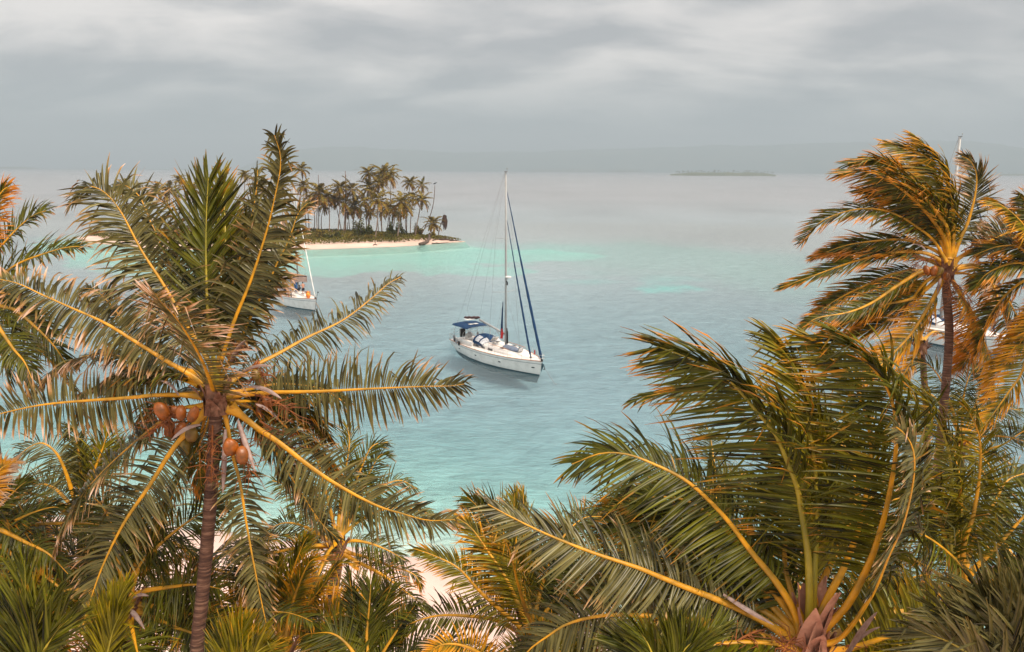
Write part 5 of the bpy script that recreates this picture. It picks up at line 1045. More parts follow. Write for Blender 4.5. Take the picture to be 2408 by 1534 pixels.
def person(label, loc, rz, joints, edges, radii, shorts=None, name='person', parent_scale=1.0):
    """one continuous skinned body; joints in metres, root = pelvis"""
    me = bpy.data.meshes.new(name); me.from_pydata(joints, edges, []); me.update(); me.materials.append(M['skin'])
    o = bpy.data.objects.new(name, me); COL.objects.link(o); o.location = loc; o.rotation_euler = (0, 0, rz)
    sk = o.modifiers.new('skin', 'SKIN'); sk.use_smooth_shade = True
    for i, v in enumerate(me.skin_vertices[0].data): v.radius = (radii[i], radii[i]); v.use_root = (i == 0)
    ss = o.modifiers.new('sub', 'SUBSURF'); ss.levels = ss.render_levels = 1
    tag(o, label, 'person'); return o
def body(pose):
    """builds joints/edges/radii from a dict of joint positions"""
    J, E, Rr = [], [], []
    def j(p, r, par=None):
        J.append(tuple(p)); Rr.append(r)
        if par is not None: E.append((par, len(J) - 1))
        return len(J) - 1
    g = lambda k: Vector(pose[k])
    pel = j(g('pelvis'), 0.14); ch = j(g('chest'), 0.155, pel); nk = j(g('neck'), 0.06, ch); hd = j(g('head'), 0.095, nk); j(g('head') + (g('head') - g('neck')).normalized() * 0.12, 0.07, hd)
    nose = g('head') + Vector((0.10, 0, 0.0)); j(nose, 0.018, hd)
    for sd in ('l', 'r'):
        sh = j(g('sh_' + sd), 0.065, ch); el = j(g('el_' + sd), 0.045, sh); wr = j(g('wr_' + sd), 0.032, el)
        d = (g('wr_' + sd) - g('el_' + sd)).normalized(); side = d.cross(Vector((0, 0, 1)));
        if side.length < 0.1: side = Vector((0, 1, 0))
        side.normalize(); pm = j(g('wr_' + sd) + d * 0.07, 0.034, wr)
        for k, ln in ((-1.5, 0.07), (-0.5, 0.085), (0.5, 0.08), (1.5, 0.062)):
            a = j(g('wr_' + sd) + d * 0.11 + side * 0.02 * k, 0.010, pm); j(g('wr_' + sd) + d * (0.11 + ln) + side * 0.022 * k + Vector((0, 0, -0.02)), 0.008, a)
        j(g('wr_' + sd) + d * 0.09 + side * 0.065, 0.011, wr)
        hp = j(g('hip_' + sd), 0.10, pel); kn = j(g('kn_' + sd), 0.065, hp); an = j(g('an_' + sd), 0.042, kn); j(g('an_' + sd) + Vector((0.16, 0, -0.05)), 0.035, an)
    return J, E, Rr

# --- the big white yacht in the middle
bowp, sternp = ground(1268.5, 884), ground(1091, 821)
y = Boat('sailing_yacht', 'large white sailing yacht with navy canopy and two navy furled foresails, anchored mid bay', bowp, sternp, 4.35, 1.52)
L = y.L; y.hull(); y.cabin(0.33, 0.83, 1.28, 0.55)
y.portlights((0.14, 0.40, 0.68, 0.95), 0.52)
y.rails((0.16, 0.28, 0.40, 0.52, 0.64, 0.76, 0.87)); y.pulpit()
xm = 0.585 * L; zt = 19.75
y.rig(xm, 2.05, zt, ((7.6, 1.45), (13.1, 1.05)), 5.0, 3.15, 0.75, r=0.10)
y.furl((L + 0.30, 0, 1.75), (xm + 0.12, 0, zt - 1.9), 0.17, 0.06); y.furl((L * 0.895, 0, 1.62), (xm + 0.15, 0, 15.0), 0.125, 0.05)
y.canopy('bimini', 0.15, 3.45, 1.6, 3.10, crown=0.12, edge=0.08)
for x in (0.35, 1.8, 3.25): y.bow_frame('bimini_frame', x, 1.5, 1.25, 2.98, lean=0.25 if x < 1 else -0.2)
y.sprayhood(4.05, 1.38, 1.55, h=0.95, ln=2.0)
y.wheel(1.75, 0.75, 2.0, 0.55); y.wheel(1.75, -0.75, 2.0, 0.55)
MB().box((2.2, 0, 1.235), (3.6, 2.1, 0.05)).build('cockpit_floor', M['teak'], y.root)
for sg in (-1, 1):
    MB().box((3.0, sg * 1.22, 1.45), (2.4, 0.55, 0.36)).build('cockpit_bench', M['deck'], y.root)
    MB().box((2.6, sg * 1.62, 1.5), (3.6, 0.14, 0.45)).build('cockpit_coaming', M['gel'], y.root)
MB().box((3.0, 0, 1.85), (0.9, 0.5, 0.06)).tube([(3.0, 0, 1.2), (3.0, 0, 1.85)], 0.06, 6).build('cockpit_table', M['teak'], y.root)
for x, yy in ((5.5, 0.5), (5.5, -0.5), (6.9, 0.0), (7.4, -0.75), (9.0, 0.75), (9.0, -0.75)): y.hatch(x, yy, 2.10 if x < 8 else 1.95, 0.42, 0.5)
hh = MB().box((6.35, 0, 2.30), (0.65, 0.8, 0.07), ry=-0.75).build('hatch', M['alu'], y.root); MB().box((6.38, 0, 2.33), (0.5, 0.62, 0.05), ry=-0.75).build('pane', M['clear'], hh)
hh = MB().box((11.15, 0.0, 2.05), (0.62, 0.62, 0.06), ry=-1.15).build('hatch', M['stripe'], y.root); MB().box((11.19, 0, 2.06), (0.48, 0.48, 0.05), ry=-1.15).build('pane', M['clear'], hh)
# long grey cover over the foredeck
g = []
for i in range(15):
    t = i / 14; w = 0.62 * math.sin(math.pi * min(1, t * 0.8 + 0.16)) ** 0.6; g.append([(8.55 + 2.5 * t, -0.05 + w * q * (1 if q > 0 else 1.0), 1.98 - 0.16 * t + 0.13 * (1 - q * q) + 0.02 * math.sin(i * 2 + q * 3)) for q in (-1, -.6, -.2, .2, .6, 1)])
MB().sheet(g, 0.03).build('foredeck_cover', M['grey_c'], y.root, smooth=True)
for i, (t, w_) in enumerate(((0.275, 0.35), (0.335, 0.4), (0.42, 0.5), (0.50, 0.35), (0.53, 0.25))):
    for sg in (-1, 1):
        MB().box((t * L, sg * (min(y.half(t) - 0.45, 1.28) + 0.012), float(y.sheer(t)) + 0.20), (0.62 if i < 3 else 0.4, 0.05, 0.20)).build('window', M['glass'], y.root)
for sg in (-1, 1): MB().box((0.60 * L, sg * 1.05, 2.03), (3.6, 0.05, 0.045)).build('handrail', M['teak'], y.root)
# dark sail bundle slung behind the boom end, solar panel, radar, flags, dinghy, anchor
rs_ = random.Random(4)
MB().tube([(0.0 + 0.3 * i, 0.05, 3.62 + 0.045 * i + 0.03 * math.sin(i * 2.0)) for i in range(12)], [0.05] + [0.13 + 0.03 * rs_.random() for _ in range(10)] + [0.06], 8).build('rolled_awning', M['brown_c'], y.root, smooth=True)
MB().box((-0.35, 0.9, 3.3), (0.75, 1.0, 0.05)).tube([(-0.2, 0.9, 1.3), (-0.3, 0.9, 3.28)], 0.025, 6).build('solar_panel', M['gel'], y.root)
for yy in (0.25, -0.35): MB().box((2.1, yy, 3.245), (0.45, 0.5, 0.03)).build('small_solar_panel', M['gel'], y.root)
o = MB().tube([(xm + 0.1, 0, 9.0), (xm + 0.42, 0, 9.05)], 0.03, 6).build('radar_bracket', M['alu'], y.root); MB().ball((xm + 0.42, 0, 9.2), (0.34, 0.34, 0.13), 12, 8).build('radar_dome', M['gel'], o, smooth=True)
MB().tube([(xm + 0.12, 0, 8.75), (xm + 0.26, 0, 8.6), (xm + 0.24, 0, 8.35)], 0.07, 7).build('deck_lamp', M['black'], y.root, smooth=True)
g = [[(xm - 0.20 - 0.42 * (1 - t) ** 0.8 * q, -0.22 + 0.06 * math.sin(q * 4), 3.0 + 3.6 * t) for q in (0, .33, .66, 1)] for t in [i / 10 for i in range(11)]]
MB().sheet([[Vector(p) + Vector((0, 0, 0)) for p in r] for r in g], 0.02).build('hanging_sail_cloth', M['navy'], y.root, smooth=True)
g = [[(xm - 0.14 - 0.30 * q, -0.30 + 0.10 * math.sin(q * 5 + t * 3), 2.7 + 1.05 * t) for q in (0, .33, .66, 1)] for t in [i / 6 for i in range(7)]]
MB().sheet(g, 0.02).build('red_flag', M['red'], y.root, smooth=True)
MB().tube([(xm + 0.25, 0.05, 2.2), (xm + 0.3, 0.0, 3.4), (xm + 0.2, 0, 3.9)], [0.08, 0.10, 0.04], 7).build('coiled_halyards', M['black'], y.root, smooth=True)
MB().tube([(L + 0.35, 0, 1.35), (L + 0.75, 0.0, 1.15), (L + 0.85, 0, 0.85), (L + 0.6, 0.0, 0.75)], [0.05, 0.05, 0.08, 0.03], 6).build('anchor', M['boot'], y.root, smooth=True)
g = [[(L + 0.30 + 0.42 * q * (1 - t), 0.02 * q, 1.30 - 0.85 * t) for q in (0, .5, 1)] for t in [i / 5 for i in range(6)]]
MB().sheet(g, 0.03).build('bow_guard', M['boot'], y.root)
y.line('anchor_chain', [(L + 0.55, 0, 1.2), (L + 1.9, -0.15, 0.35), (L + 3.0, -0.2, -0.3)], 0.022, 'wire')
y.line('radio_aerial', [(-0.1, 1.0, 1.9), (-1.6, 1.6, 3.6)], 0.014)
for k, (x, yy, z) in enumerate(((0.3, -1.45, 1.6), (0.9, -1.72, 1.45), (1.5, -1.85, 1.35), (2.2, -1.95, 1.3))):
    MB().ball((x, yy, z), (0.2, 0.13, 0.26), 8, 6).build('fender', M['black' if k % 2 else 'dinghy'], y.root, smooth=True)
MB().box((0.55, -0.5, 2.05), (0.35, 0.6, 0.9)).build('outboard_cover', M['black'], y.root)
MB().ball((0.75, 0.3, 1.75), (0.3, 0.45, 0.35), 8, 6).build('gear_bag', M['gel'], y.root, smooth=True)
for x, yy, c in ((L * 0.865, 0.75, 'red'), (L * 0.95, 0.45, 'blue')):
    MB().tube([(x, yy, 1.5), (x, yy, 2.2)], 0.012, 5).sheet([[(x + 0.02 + 0.22 * q, yy + 0.03 * math.sin(q * 5), 1.75 + 0.4 * t) for q in (0, .5, 1)] for t in (0, .5, 1)], 0.01).build('pennant', M[c], y.root)
# tender tied to the stern
dx, dy_ = y.X(0) - 1.9, 0.5
def at_boat(b, p): a = b.a; return Vector((b.o.x + p[0] * math.cos(a) - p[1] * math.sin(a), b.o.y + p[0] * math.sin(a) + p[1] * math.cos(a), p[2]))
dg = empty('inflatable_dinghy', at_boat(y, (-1.7, 0.9, 0)), y.a + 0.2); tag(dg, 'small dark inflatable dinghy floating behind the stern of the large yacht', 'dinghy')
MB().tube([(-1.2, -0.6, 0.25), (0.6, -0.62, 0.27), (1.2, -0.35, 0.36), (1.4, 0, 0.4), (1.2, 0.35, 0.36), (0.6, 0.62, 0.27), (-1.2, 0.6, 0.25)], 0.2, 10).build('inflated_tube', M['dinghy'], dg, smooth=True)
MB().box((-0.1, 0, 0.12), (2.2, 0.9, 0.1)).build('floor', M['boot'], dg); MB().box((-1.15, 0, 0.3), (0.08, 0.9, 0.4)).build('transom', M['gel'], dg); MB().box((0.1, 0, 0.4), (0.25, 0.95, 0.06)).build('seat', M['teak'], dg)

# --- the smaller boat behind the left palm, with people on deck
b2, s2 = ground(741, 731.5), ground(655, 706)
z2 = Boat('sailing_yacht', 'smaller white sailing boat with beige awning and people on deck, half hidden by fronds', b2, s2, 3.6, 1.75)
L2 = z2.L; z2.hull(); z2.cabin(0.22, 0.74, 1.0, 0.6); z2.rails((0.1, 0.25, 0.4, 0.55, 0.7, 0.84)); z2.pulpit()
xm2 = 0.58 * L2
z2.rig(xm2, 2.2, 17.6, ((7.0, 1.2), (11.6, 0.9)), 4.2, 3.3, 0.2, r=0.11)
z2.furl((L2 + 0.2, 0, 1.95), (xm2 + 0.12, 0, 16.8), 0.10, 0.05, 'gel')
z2.canopy('awning', xm2 - 4.4, xm2 - 0.2, 1.5, 4.35, crown=0.30, mat='beige_c', edge=0.55)
g = [[(xm2 + 0.35 + 0.05 * math.sin(q * 6), -1.3 + 2.6 * q, 3.5 + 0.95 * t + 0.18 * math.sin(math.pi * q)) for q in [k / 8 for k in range(9)]] for t in (0, .33, .66, 1)]
MB().sheet(g, 0.03).build('awning_flap', M['beige_c'], z2.root, smooth=True)
for x in (xm2 - 4.2, xm2 - 2.2): z2.bow_frame('awning_frame', x, 1.45, 1.5, 3.9)
z2.sprayhood(L2 * 0.22 - 0.2, 1.0, 1.9, h=0.9, ln=1.4, mat='beige_c'); z2.wheel(1.4, 0, 2.2, 0.45)
for t in (0.40, 0.48):
    for sg in (-1, 1): MB().box((t * L2, sg * 1.012, float(z2.sheer(t)) + 0.28), (0.65, 0.04, 0.17)).build('window', M['glass'], z2.root)
z2.hatch(L2 * 0.70, 0, 2.05, 0.5, 0.5); z2.line('anchor_chain', [(L2 + 0.45, 0, 1.4), (L2 + 1.3, -0.2, 0.2), (L2 + 1.8, -0.3, -0.3)], 0.03, 'black'); z2.line('anchor_chain', [(L2 + 0.45, 0.05, 1.4), (L2 + 0.9, -0.5, 0.1), (L2 + 1.1, -0.6, -0.3)], 0.03, 'black')
MB().tube([(L2 + 0.2, 0.2, 1.5), (L2 + 0.55, 0.15, 2.3), (L2 + 0.9, 0.1, 2.75)], 0.03, 6).ball((L2 + 0.95, 0.1, 2.8), 0.11, 8, 6).build('anchor', M['black'], z2.root, smooth=True)
MB().sheet([[(xm2 + 1.0 + 0.25 * q, -1.15, 10.2 + 0.35 * t) for q in (0, .5, 1)] for t in (0, .5, 1)], 0.02).build('small_red_flag', M['red'], z2.root)
def on2(p): return at_boat(z2, p)
def cloth(label, x0, x1, yy, zt_, zb, mat, cat='towel', name='towel'):
    V = [[Vector((x0 + (x1 - x0) * q, yy - 0.03 * math.sin(q * 9) - 0.02 * t, zb + (zt_ - zb) * t)) for q in [k / 6 for k in range(7)]] for t in [i / 5 for i in range(6)]]
    o = MB().sheet(V, 0.02).build(name, M[mat], None, smooth=True); o.location = z2.root.location; o.rotation_euler = z2.root.rotation_euler; tag(o, label, cat, 'washing hung along the rail of the small sailing boat' if name == 'towel' else None); return o
yr = -(z2.half(0.62) - 0.02)
cloth('dark towel hanging on the rail farthest aft, below the yellow board', 6.0, 6.75, yr - 0.02, 2.65, 1.45, 'darkcloth')
cloth('pink towel hanging on the rail beside the yellow cloth', 7.0, 7.35, yr + 0.02, 2.45, 1.5, 'pink')
cloth('small yellow cloth hanging between the pink and the dark towel', 7.4, 7.65, yr + 0.05, 2.4, 1.55, 'yellow')
cloth('charcoal towel hanging on the rail nearest the bow', 7.7, 8.2, yr + 0.12, 2.55, 1.4, 'darkcloth')
def board(label, c, w, h, mat, ry):
    n = 14; V = []; 
    for k in range(n): a = 2 * math.pi * k / n; V.append(Vector((math.copysign(abs(math.cos(a)) ** 0.5, math.cos(a)) * w / 2, 0, math.copysign(abs(math.sin(a)) ** 0.7, math.sin(a)) * h / 2)))
    mb = MB(); P = [v + Vector((0, 0.05, 0)) for v in V] + [v - Vector((0, 0.05, 0)) for v in V]
    mb.add(P, [tuple(range(n)), tuple(range(n, 2 * n))[::-1]] + [(k, n + k, n + (k + 1) % n, (k + 1) % n) for k in range(n)])
    o = mb.build('paddle_board', M[mat], None); o.location = on2(c); o.rotation_euler = (0.12, ry, z2.a); tag(o, label, 'paddle board'); return o
board('yellow paddle board stood on end against the mast', (xm2 - 0.75, -0.62, 3.5), 1.0, 2.5, 'yellow', 0.12)
board('blue paddle board stood on end behind the yellow one', (xm2 - 0.15, -0.35, 3.35), 0.8, 2.3, 'blue', 0.10)
sb = MB().ball((0, 0, 0), (0.34, 0.34, 0.46), 12, 9).tube([(0, 0, 0.4), (0, 0, 0.58)], [0.18, 0.1], 8).build('sail_bag', M['orange'], None, smooth=True); sb.location = on2((L2 * 0.90, -0.35, 2.15)); tag(sb, 'round orange bag hanging on the bow rail of the small sailing boat', 'bag')
bx2 = MB().box((0, 0, 0), (0.7, 0.5, 0.45)).box((0, 0, 0.25), (0.74, 0.54, 0.05)).build('storage_box', M['teak'], None); bx2.location = on2((L2 * 0.80, 0.2, 2.25)); bx2.rotation_euler = (0, 0, z2.a); tag(bx2, 'brown storage box on the foredeck of the small sailing boat', 'box')
st = dict(pelvis=(0, 0, 0.95), chest=(0.03, 0, 1.32), neck=(0.04, 0, 1.52), head=(0.07, 0, 1.66), sh_l=(0.02, 0.19, 1.42), el_l=(0.24, 0.26, 1.22), wr_l=(0.48, 0.20, 1.26), sh_r=(0.02, -0.19, 1.42), el_r=(0.12, -0.30, 1.18), wr_r=(0.32, -0.32, 1.12), hip_l=(0, 0.1, 0.86), kn_l=(0.03, 0.12, 0.48), an_l=(0, 0.13, 0.1), hip_r=(0, -0.1, 0.86), kn_r=(0.06, -0.12, 0.48), an_r=(-0.02, -0.14, 0.1))
J, E, Q = body(st)
pa = person('bare-chested person standing on the foredeck with arms held forward', on2((L2 * 0.735, -0.15, 2.0)), z2.a + math.pi * 0.95, J, E, Q)
MB().ball((0.05, 0, 1.72), (0.115, 0.105, 0.10), 10, 8).build('hair', M['hair'], pa, smooth=True)
MB().tube([(0, 0, 1.0), (0, 0, 0.86)], [0.16, 0.18], 10).tube([(0, 0.1, 0.9), (0.03, 0.12, 0.55)], [0.13, 0.11], 8).tube([(0, -0.1, 0.9), (0.05, -0.12, 0.55)], [0.13, 0.11], 8).build('shorts', M['darkcloth'], pa, smooth=True)
si = dict(pelvis=(0, 0, 0.12), chest=(-0.12, 0, 0.46), neck=(-0.12, 0, 0.64), head=(-0.08, 0, 0.78), sh_l=(-0.12, 0.19, 0.55), el_l=(-0.05, 0.28, 0.30), wr_l=(0.2, 0.22, 0.34), sh_r=(-0.12, -0.19, 0.55), el_r=(-0.02, -0.28, 0.32), wr_r=(0.22, -0.2, 0.36), hip_l=(0.04, 0.1, 0.12), kn_l=(0.42, 0.13, 0.42), an_l=(0.62, 0.12, 0.06), hip_r=(0.04, -0.1, 0.12), kn_r=(0.44, -0.12, 0.38), an_r=(0.70, -0.12, 0.06))
J, E, Q = body(si)
pb = person('person in dark clothes sitting on the cabin roof beside the mast', on2((L2 * 0.645, -0.25, 2.35)), z2.a + math.pi * 1.1, J, E, Q); pb.data.materials[0] = M['darkcloth']
MB().ball((-0.10, 0, 0.84), (0.115, 0.105, 0.10), 10, 8).build('hair', M['hair'], pb, smooth=True)

# --- the tall yacht behind the right palms
b3, s3 = ground(2376, 838), ground(2112, 784)
w3 = Boat('sailing_yacht', 'tall white sailing yacht behind the right-hand palms, its bare mast rising above the horizon', b3, s3, 4.8, 2.1)
L3 = w3.L; w3.hull('boot'); w3.cabin(0.25, 0.8, 1.4, 0.6); w3.rails((0.1, 0.25, 0.4, 0.55, 0.7, 0.85)); w3.pulpit()
xm3 = min((k / 100 * L3 for k in range(10, 70)), key=lambda x: abs(at(2259, 322, (s3 + (b3 - s3) * x / L3).y).x - (s3 + (b3 - s3) * x / L3).x)); ztp = at(2259, 322, (s3 + (b3 - s3) * xm3 / L3).y).z
w3.rig(xm3, 2.6, ztp, ((8.8, 1.7), (14.6, 1.4), (19.4, 1.1)), 5.0, 3.8, 0.4, r=0.16)
w3.furl((L3 + 0.2, 0, 2.3), (xm3 + 0.2, 0, ztp - 1.2), 0.15, 0.07); w3.furl((L3 * 0.86, 0, 2.2), (xm3 + 0.2, 0, ztp - 4), 0.12, 0.05)
w3.canopy('bimini', 0.3, 3.6, 1.7, 4.0)
for x in (0.5, 3.4): w3.bow_frame('bimini_frame', x, 1.6, 1.7, 3.9)
w3.sprayhood(4.2, 1.5, 2.2, h=1.0, ln=1.8); w3.wheel(1.8, 0, 2.7, 0.6)
for t in (0.33, 0.62):
    for sg in (-1, 1):
        x = w3.X(t, 0.6); yy = sg * (w3.half(t, 0.7) + 0.02); an = math.atan2(sg * (w3.half(t + 0.05, 0.7) - w3.half(t, 0.7)), 0.05 * L3)
        n = Vector((math.cos(an), math.sin(an), 0)); c = Vector((x, yy, 1.15)); V = [c + n * a + Vector((0, 0, b)) for a, b in ((-0.7, 0.22), (0.5, 0.22), (0.75, -0.12), (-0.45, -0.12))]
        MB().add(V + [v - Vector((0, sg * 0.06, 0)) for v in V], [(0, 1, 2, 3), (0, 4, 5, 1), (1, 5, 6, 2), (2, 6, 7, 3), (3, 7, 4, 0)]).build('hull_window', M['glass'], w3.root)
o = empty('mooring_buoy', ground(2281.6 - 0, 771)); o.location = ground(1763.6 + 795 * 0.3833, 294 + 1185 * 0.3833); tag(o, 'small pale mooring buoy on the water left of the tall yacht behind the palms', 'buoy')
MB().ball((0, 0, 0.12), (0.34, 0.34, 0.28), 12, 8).build('float', M['gel'], o, smooth=True); MB().tube([(0, 0, 0.3), (0, 0, 0.62)], 0.03, 6).build('ring', M['black'], o)
# ------------------------------------------------------------------ the palm islet, driftwood, far islands
ISG = 'coconut palms standing on the sandy islet'
def zc(x, y): return (x * 0.1709 + 676, y * 0.1709 + 352.7)       # coordinates read off an enlarged view
def far_crown(seed, nf=20, L=4.4):
    """crown of an islet palm as raw arrays"""
    rs = np.random.default_rng(seed); Vs, Qs, As, Ss = [], [], [], []; b = 0
    for k in range(nf):
        t = (k + 0.5) / nf; az_ = R(k * 137.5 + rs.uniform(-18, 18)); el = R(78 - 125 * t ** 0.85 + rs.uniform(-9, 9)); bend = R(rs.uniform(45, 85)) * (1 - 0.35 * t)
        P = catmull(auto_frond_pts((0, 0, 0), az_, el, L * rs.uniform(0.8, 1.15), bend, n=6), 15); T = unit(np.gradient(P, axis=0))
        S = np.array([math.cos(az_), -math.sin(az_), 0.0]); S = np.tile(S, (15, 1)); Nn = unit(np.cross(S, T))
        # rib
        r = 0.05 * (1.15 - np.linspace(0, 1, 15)); rib = np.stack([P + S * r[:, None], P + Nn * r[:, None], P - S * r[:, None], P - Nn * r[:, None]], 1)
        I = np.arange(14)[:, None] * 4; J = np.arange(4)[None]; Qs.append(np.stack([I + J, I + (J + 1) % 4, I + 4 + (J + 1) % 4, I + 4 + J], -1).reshape(-1, 4) + b)
        a = np.zeros((60, 4)); a[:, 0] = 0.85; a[:, 1] = 0.9; a[:, 2] = 0.1 + 0.4 * t * t; Vs.append(rib.reshape(-1, 3)); As.append(a); b += 60
        m = 60; sd = np.where(np.arange(m) % 2 == 0, 1.0, -1.0); sp = 0.12 + 0.86 * (np.arange(m) // 2 + rs.random(m)) / (m / 2); f = np.clip(sp, 0, .99) * 14; i0 = f.astype(int); fr = (f - i0)[:, None]
        B = P[i0] * (1 - fr) + P[i0 + 1] * fr; Tt = T[i0]; ln = 1.05 * np.interp(sp, [0, .3, .6, 1], [.6, 1, .9, .4]) * (1 + .15 * rs.standard_normal(m))
        al = np.radians(58 - 25 * sp); d = np.cos(al)[:, None] * Tt + np.sin(al)[:, None] * (sd[:, None] * S[0] * 0.95 + 0.25 * Nn[i0]); d = unit(d + 0.12 * rs.standard_normal((m, 3)))
        wd = Tt * 0.10; p1 = B; p2 = B + d * (ln * .5)[:, None]; d2 = unit(d + np.array([0, 0, -0.9])); p3 = p2 + d2 * (ln * .5)[:, None]
        V = np.stack([p1 - wd, p1 + wd, p2 - wd, p2 + wd, p3 - wd * .3, p3 + wd * .3], 1).reshape(-1, 3); Vs.append(V)
        I = np.arange(m)[:, None] * 6; Qs.append(np.concatenate([np.stack([I[:, 0], I[:, 0] + 1, I[:, 0] + 3, I[:, 0] + 2], -1), np.stack([I[:, 0] + 2, I[:, 0] + 3, I[:, 0] + 5, I[:, 0] + 4], -1)]) + b)
        a = np.zeros((m, 6, 4)); a[:, :, 0] = np.array([0, 0, .5, .5, 1, 1]); a[:, :, 1] = np.clip(.45 + .3 * rs.standard_normal((m, 1)), 0, 1); a[:, :, 2] = np.clip(0.05 + 0.55 * t ** 3 + .1 * rs.standard_normal((m, 1)), 0, 1); As.append(a.reshape(-1, 4)); b += m * 6
    V = np.vstack(Vs); Q = np.vstack(Qs); A = np.vstack(As)
    ok = V[:, 2]; return V, Q, A
CROWNS = []
for k in range(6):
    V, Q, A = far_crown(500 + k, nf=(17, 20, 22, 19, 24, 15)[k]); o = mesh_obj('crown', V, Q, M['leaf_far'], attr=A); CROWNS.append(o.data); bpy.data.objects.remove(o)
dead_v = [(0, 0, 0)]
def far_palm(label, crown, base, size, k, lean=0.0, name='coconut_palm', cr=True, thin=1.0, spin=None):
    g0 = ground(*base); g0 = ground(base[0], base[1], 0.75); c = at(crown[0], crown[1], g0.y)
    root = empty(name, (g0.x, g0.y, 0.6)); tag(root, label, 'palm tree' if cr else 'dead palm', ISG if cr else 'bare dead palm trunks on the islet')
    H = c - root.location; n = 9; bow = Vector((lean, 0, 0)); pts = [Vector((0, 0, -0.2)) + H * t + bow * math.sin(math.pi * t) for t in [i / n for i in range(n + 1)]]
    MB().tube(pts, [(0.155 - 0.065 * (i / n)) * thin * (1.35 if i == 0 else 1) for i in range(n + 1)], 7).build('trunk', M['trunk_far' if cr else 'trunk'], root, smooth=True)
    if cr:
        o = bpy.data.objects.new('crown', CROWNS[k % 6]); COL.objects.link(o); o.parent = root; o.location = H; s = size * 1.36; o.scale = (s, s, s); o.rotation_euler = (0.08 * math.sin(k * 3), 0.1 * math.cos(k * 5), spin if spin is not None else k * 1.7)
        if k % 3 == 0:
            mb = MB(); rs = random.Random(k)
            for q in range(5): a = q * 1.25; mb.ball((H.x + 0.3 * math.cos(a), H.y + 0.3 * math.sin(a), H.z - 0.35 - 0.1 * rs.random()), 0.14, 6, 5)
            mb.build('coconut_bunch', M['nut'], root, smooth=True)
    return root
PX = 0.1709
# (crown x, y, base x, y, reach of the crown, bend, label) in the enlarged view
FP = [
 (195, 270, 262, 1130, 105, 'tall lone islet palm nearest the left fronds, its small golden crown above the horizon'),
 (220, 500, 300, 1140, 115, 'dark islet palm directly under the tall golden-crowned one at the grove left end'),
 (440, 590, 415, 1160, 165, 'broad islet palm with a thick straight pale trunk at the front left of the grove'),
 (560, 650, 570, 1150, 110, 'islet palm just right of the thick pale trunk, trunk bent like a bow'),
 (730, 520, 690, 1150, 115, 'mid-height islet palm left of the twin bare poles'),
 (890, 545, 785, 1140, 130, 'bushy yellowish islet palm just right of the twin bare poles'),
 (770, 715, 762, 1140, 130, 'islet palm whose crown hangs in front of the twin bare poles'),
 (940, 775, 900, 1130, 150, 'dark full-crowned islet palm standing over the tall dark bush'),
 (1120, 320, 1085, 1120, 110, 'tallest slim islet palm left of the centre pair, crown touching the horizon'),
 (1135, 520, 1110, 1120, 140, 'islet palm whose crown sits halfway up the trunk of the tallest slim palm'),
 (1335, 330, 1300, 1130, 150, 'tall islet palm with the largest high crown, left one of the touching pair'),
 (1425, 370, 1398, 1140, 105, 'tall islet palm with a ragged crown, right one of the touching pair'),
 (1240, 690, 1200, 1235, 160, 'front islet palm with a curved pale trunk rooted at the edge of the sand'),
 (1270, 470, 1255, 1160, 110, 'grey-green islet palm below and left of the touching pair'),
 (1385, 800, 1352, 1160, 125, 'low-crowned islet palm in shadow right of the curved pale trunk'),
 (1565, 715, 1510, 1222, 160, 'front islet palm with a pale trunk leaning slightly right, wide olive crown'),
 (1690, 455, 1640, 1180, 100, 'tall airy islet palm standing apart right of the touching pair'),
 (1850, 490, 1735, 1190, 85, 'small-crowned tall islet palm, the rightmost crown of the high ones'),
 (1730, 670, 1690, 1180, 110, 'islet palm under the tall airy one, crown half hidden by a neighbour'),
 (1850, 690, 1750, 1205, 120, 'islet palm at the right end with orange dead fronds hanging from its crown'),
 (2005, 1010, 1968, 1200, 120, 'short islet palm with big arching fronds near the right end of the grove'),
 (500, 770, 472, 1130, 110, 'shaded islet palm behind the thick straight pale trunk'),
 (650, 690, 745, 1130, 110, 'islet palm whose thin trunk leans left between two others'),
 (1060, 700, 1125, 1130, 125, 'islet palm in the dark middle of the grove, thin trunk leaning left'),
 (1640, 830, 1652, 1180, 95, 'low islet palm with a drooping skirt between two pale leaning trunks'),
 (1480, 850, 1415, 1150, 110, 'low olive islet palm just left of the wide olive crown'),
 (1130, 870, 1100, 1130, 90, 'small islet palm low behind the tall dark bush'),
 (850, 850, 868, 1120, 95, 'low islet palm behind the dark full-crowned one'),
 (340, 700, 362, 1140, 100, 'islet palm half hidden by the pink-tipped frond of the near left palm'),
 (1300, 850, 1308, 1150, 85, 'low islet palm with a straight trunk just right of the curved pale trunk'),
 (1560, 900, 1580, 1170, 75, 'small low islet palm behind the wide olive-crowned one')]
for k, (cx, cy, bx_, by_, rr, lab) in enumerate(FP):
    g0 = ground(*zc(bx_, by_), 0.75); size = rr * PX / F * g0.y / 4.0
    far_palm(lab, zc(cx, cy), zc(bx_, by_), size, k, lean=(0.5 * math.sin(k * 2.3)))
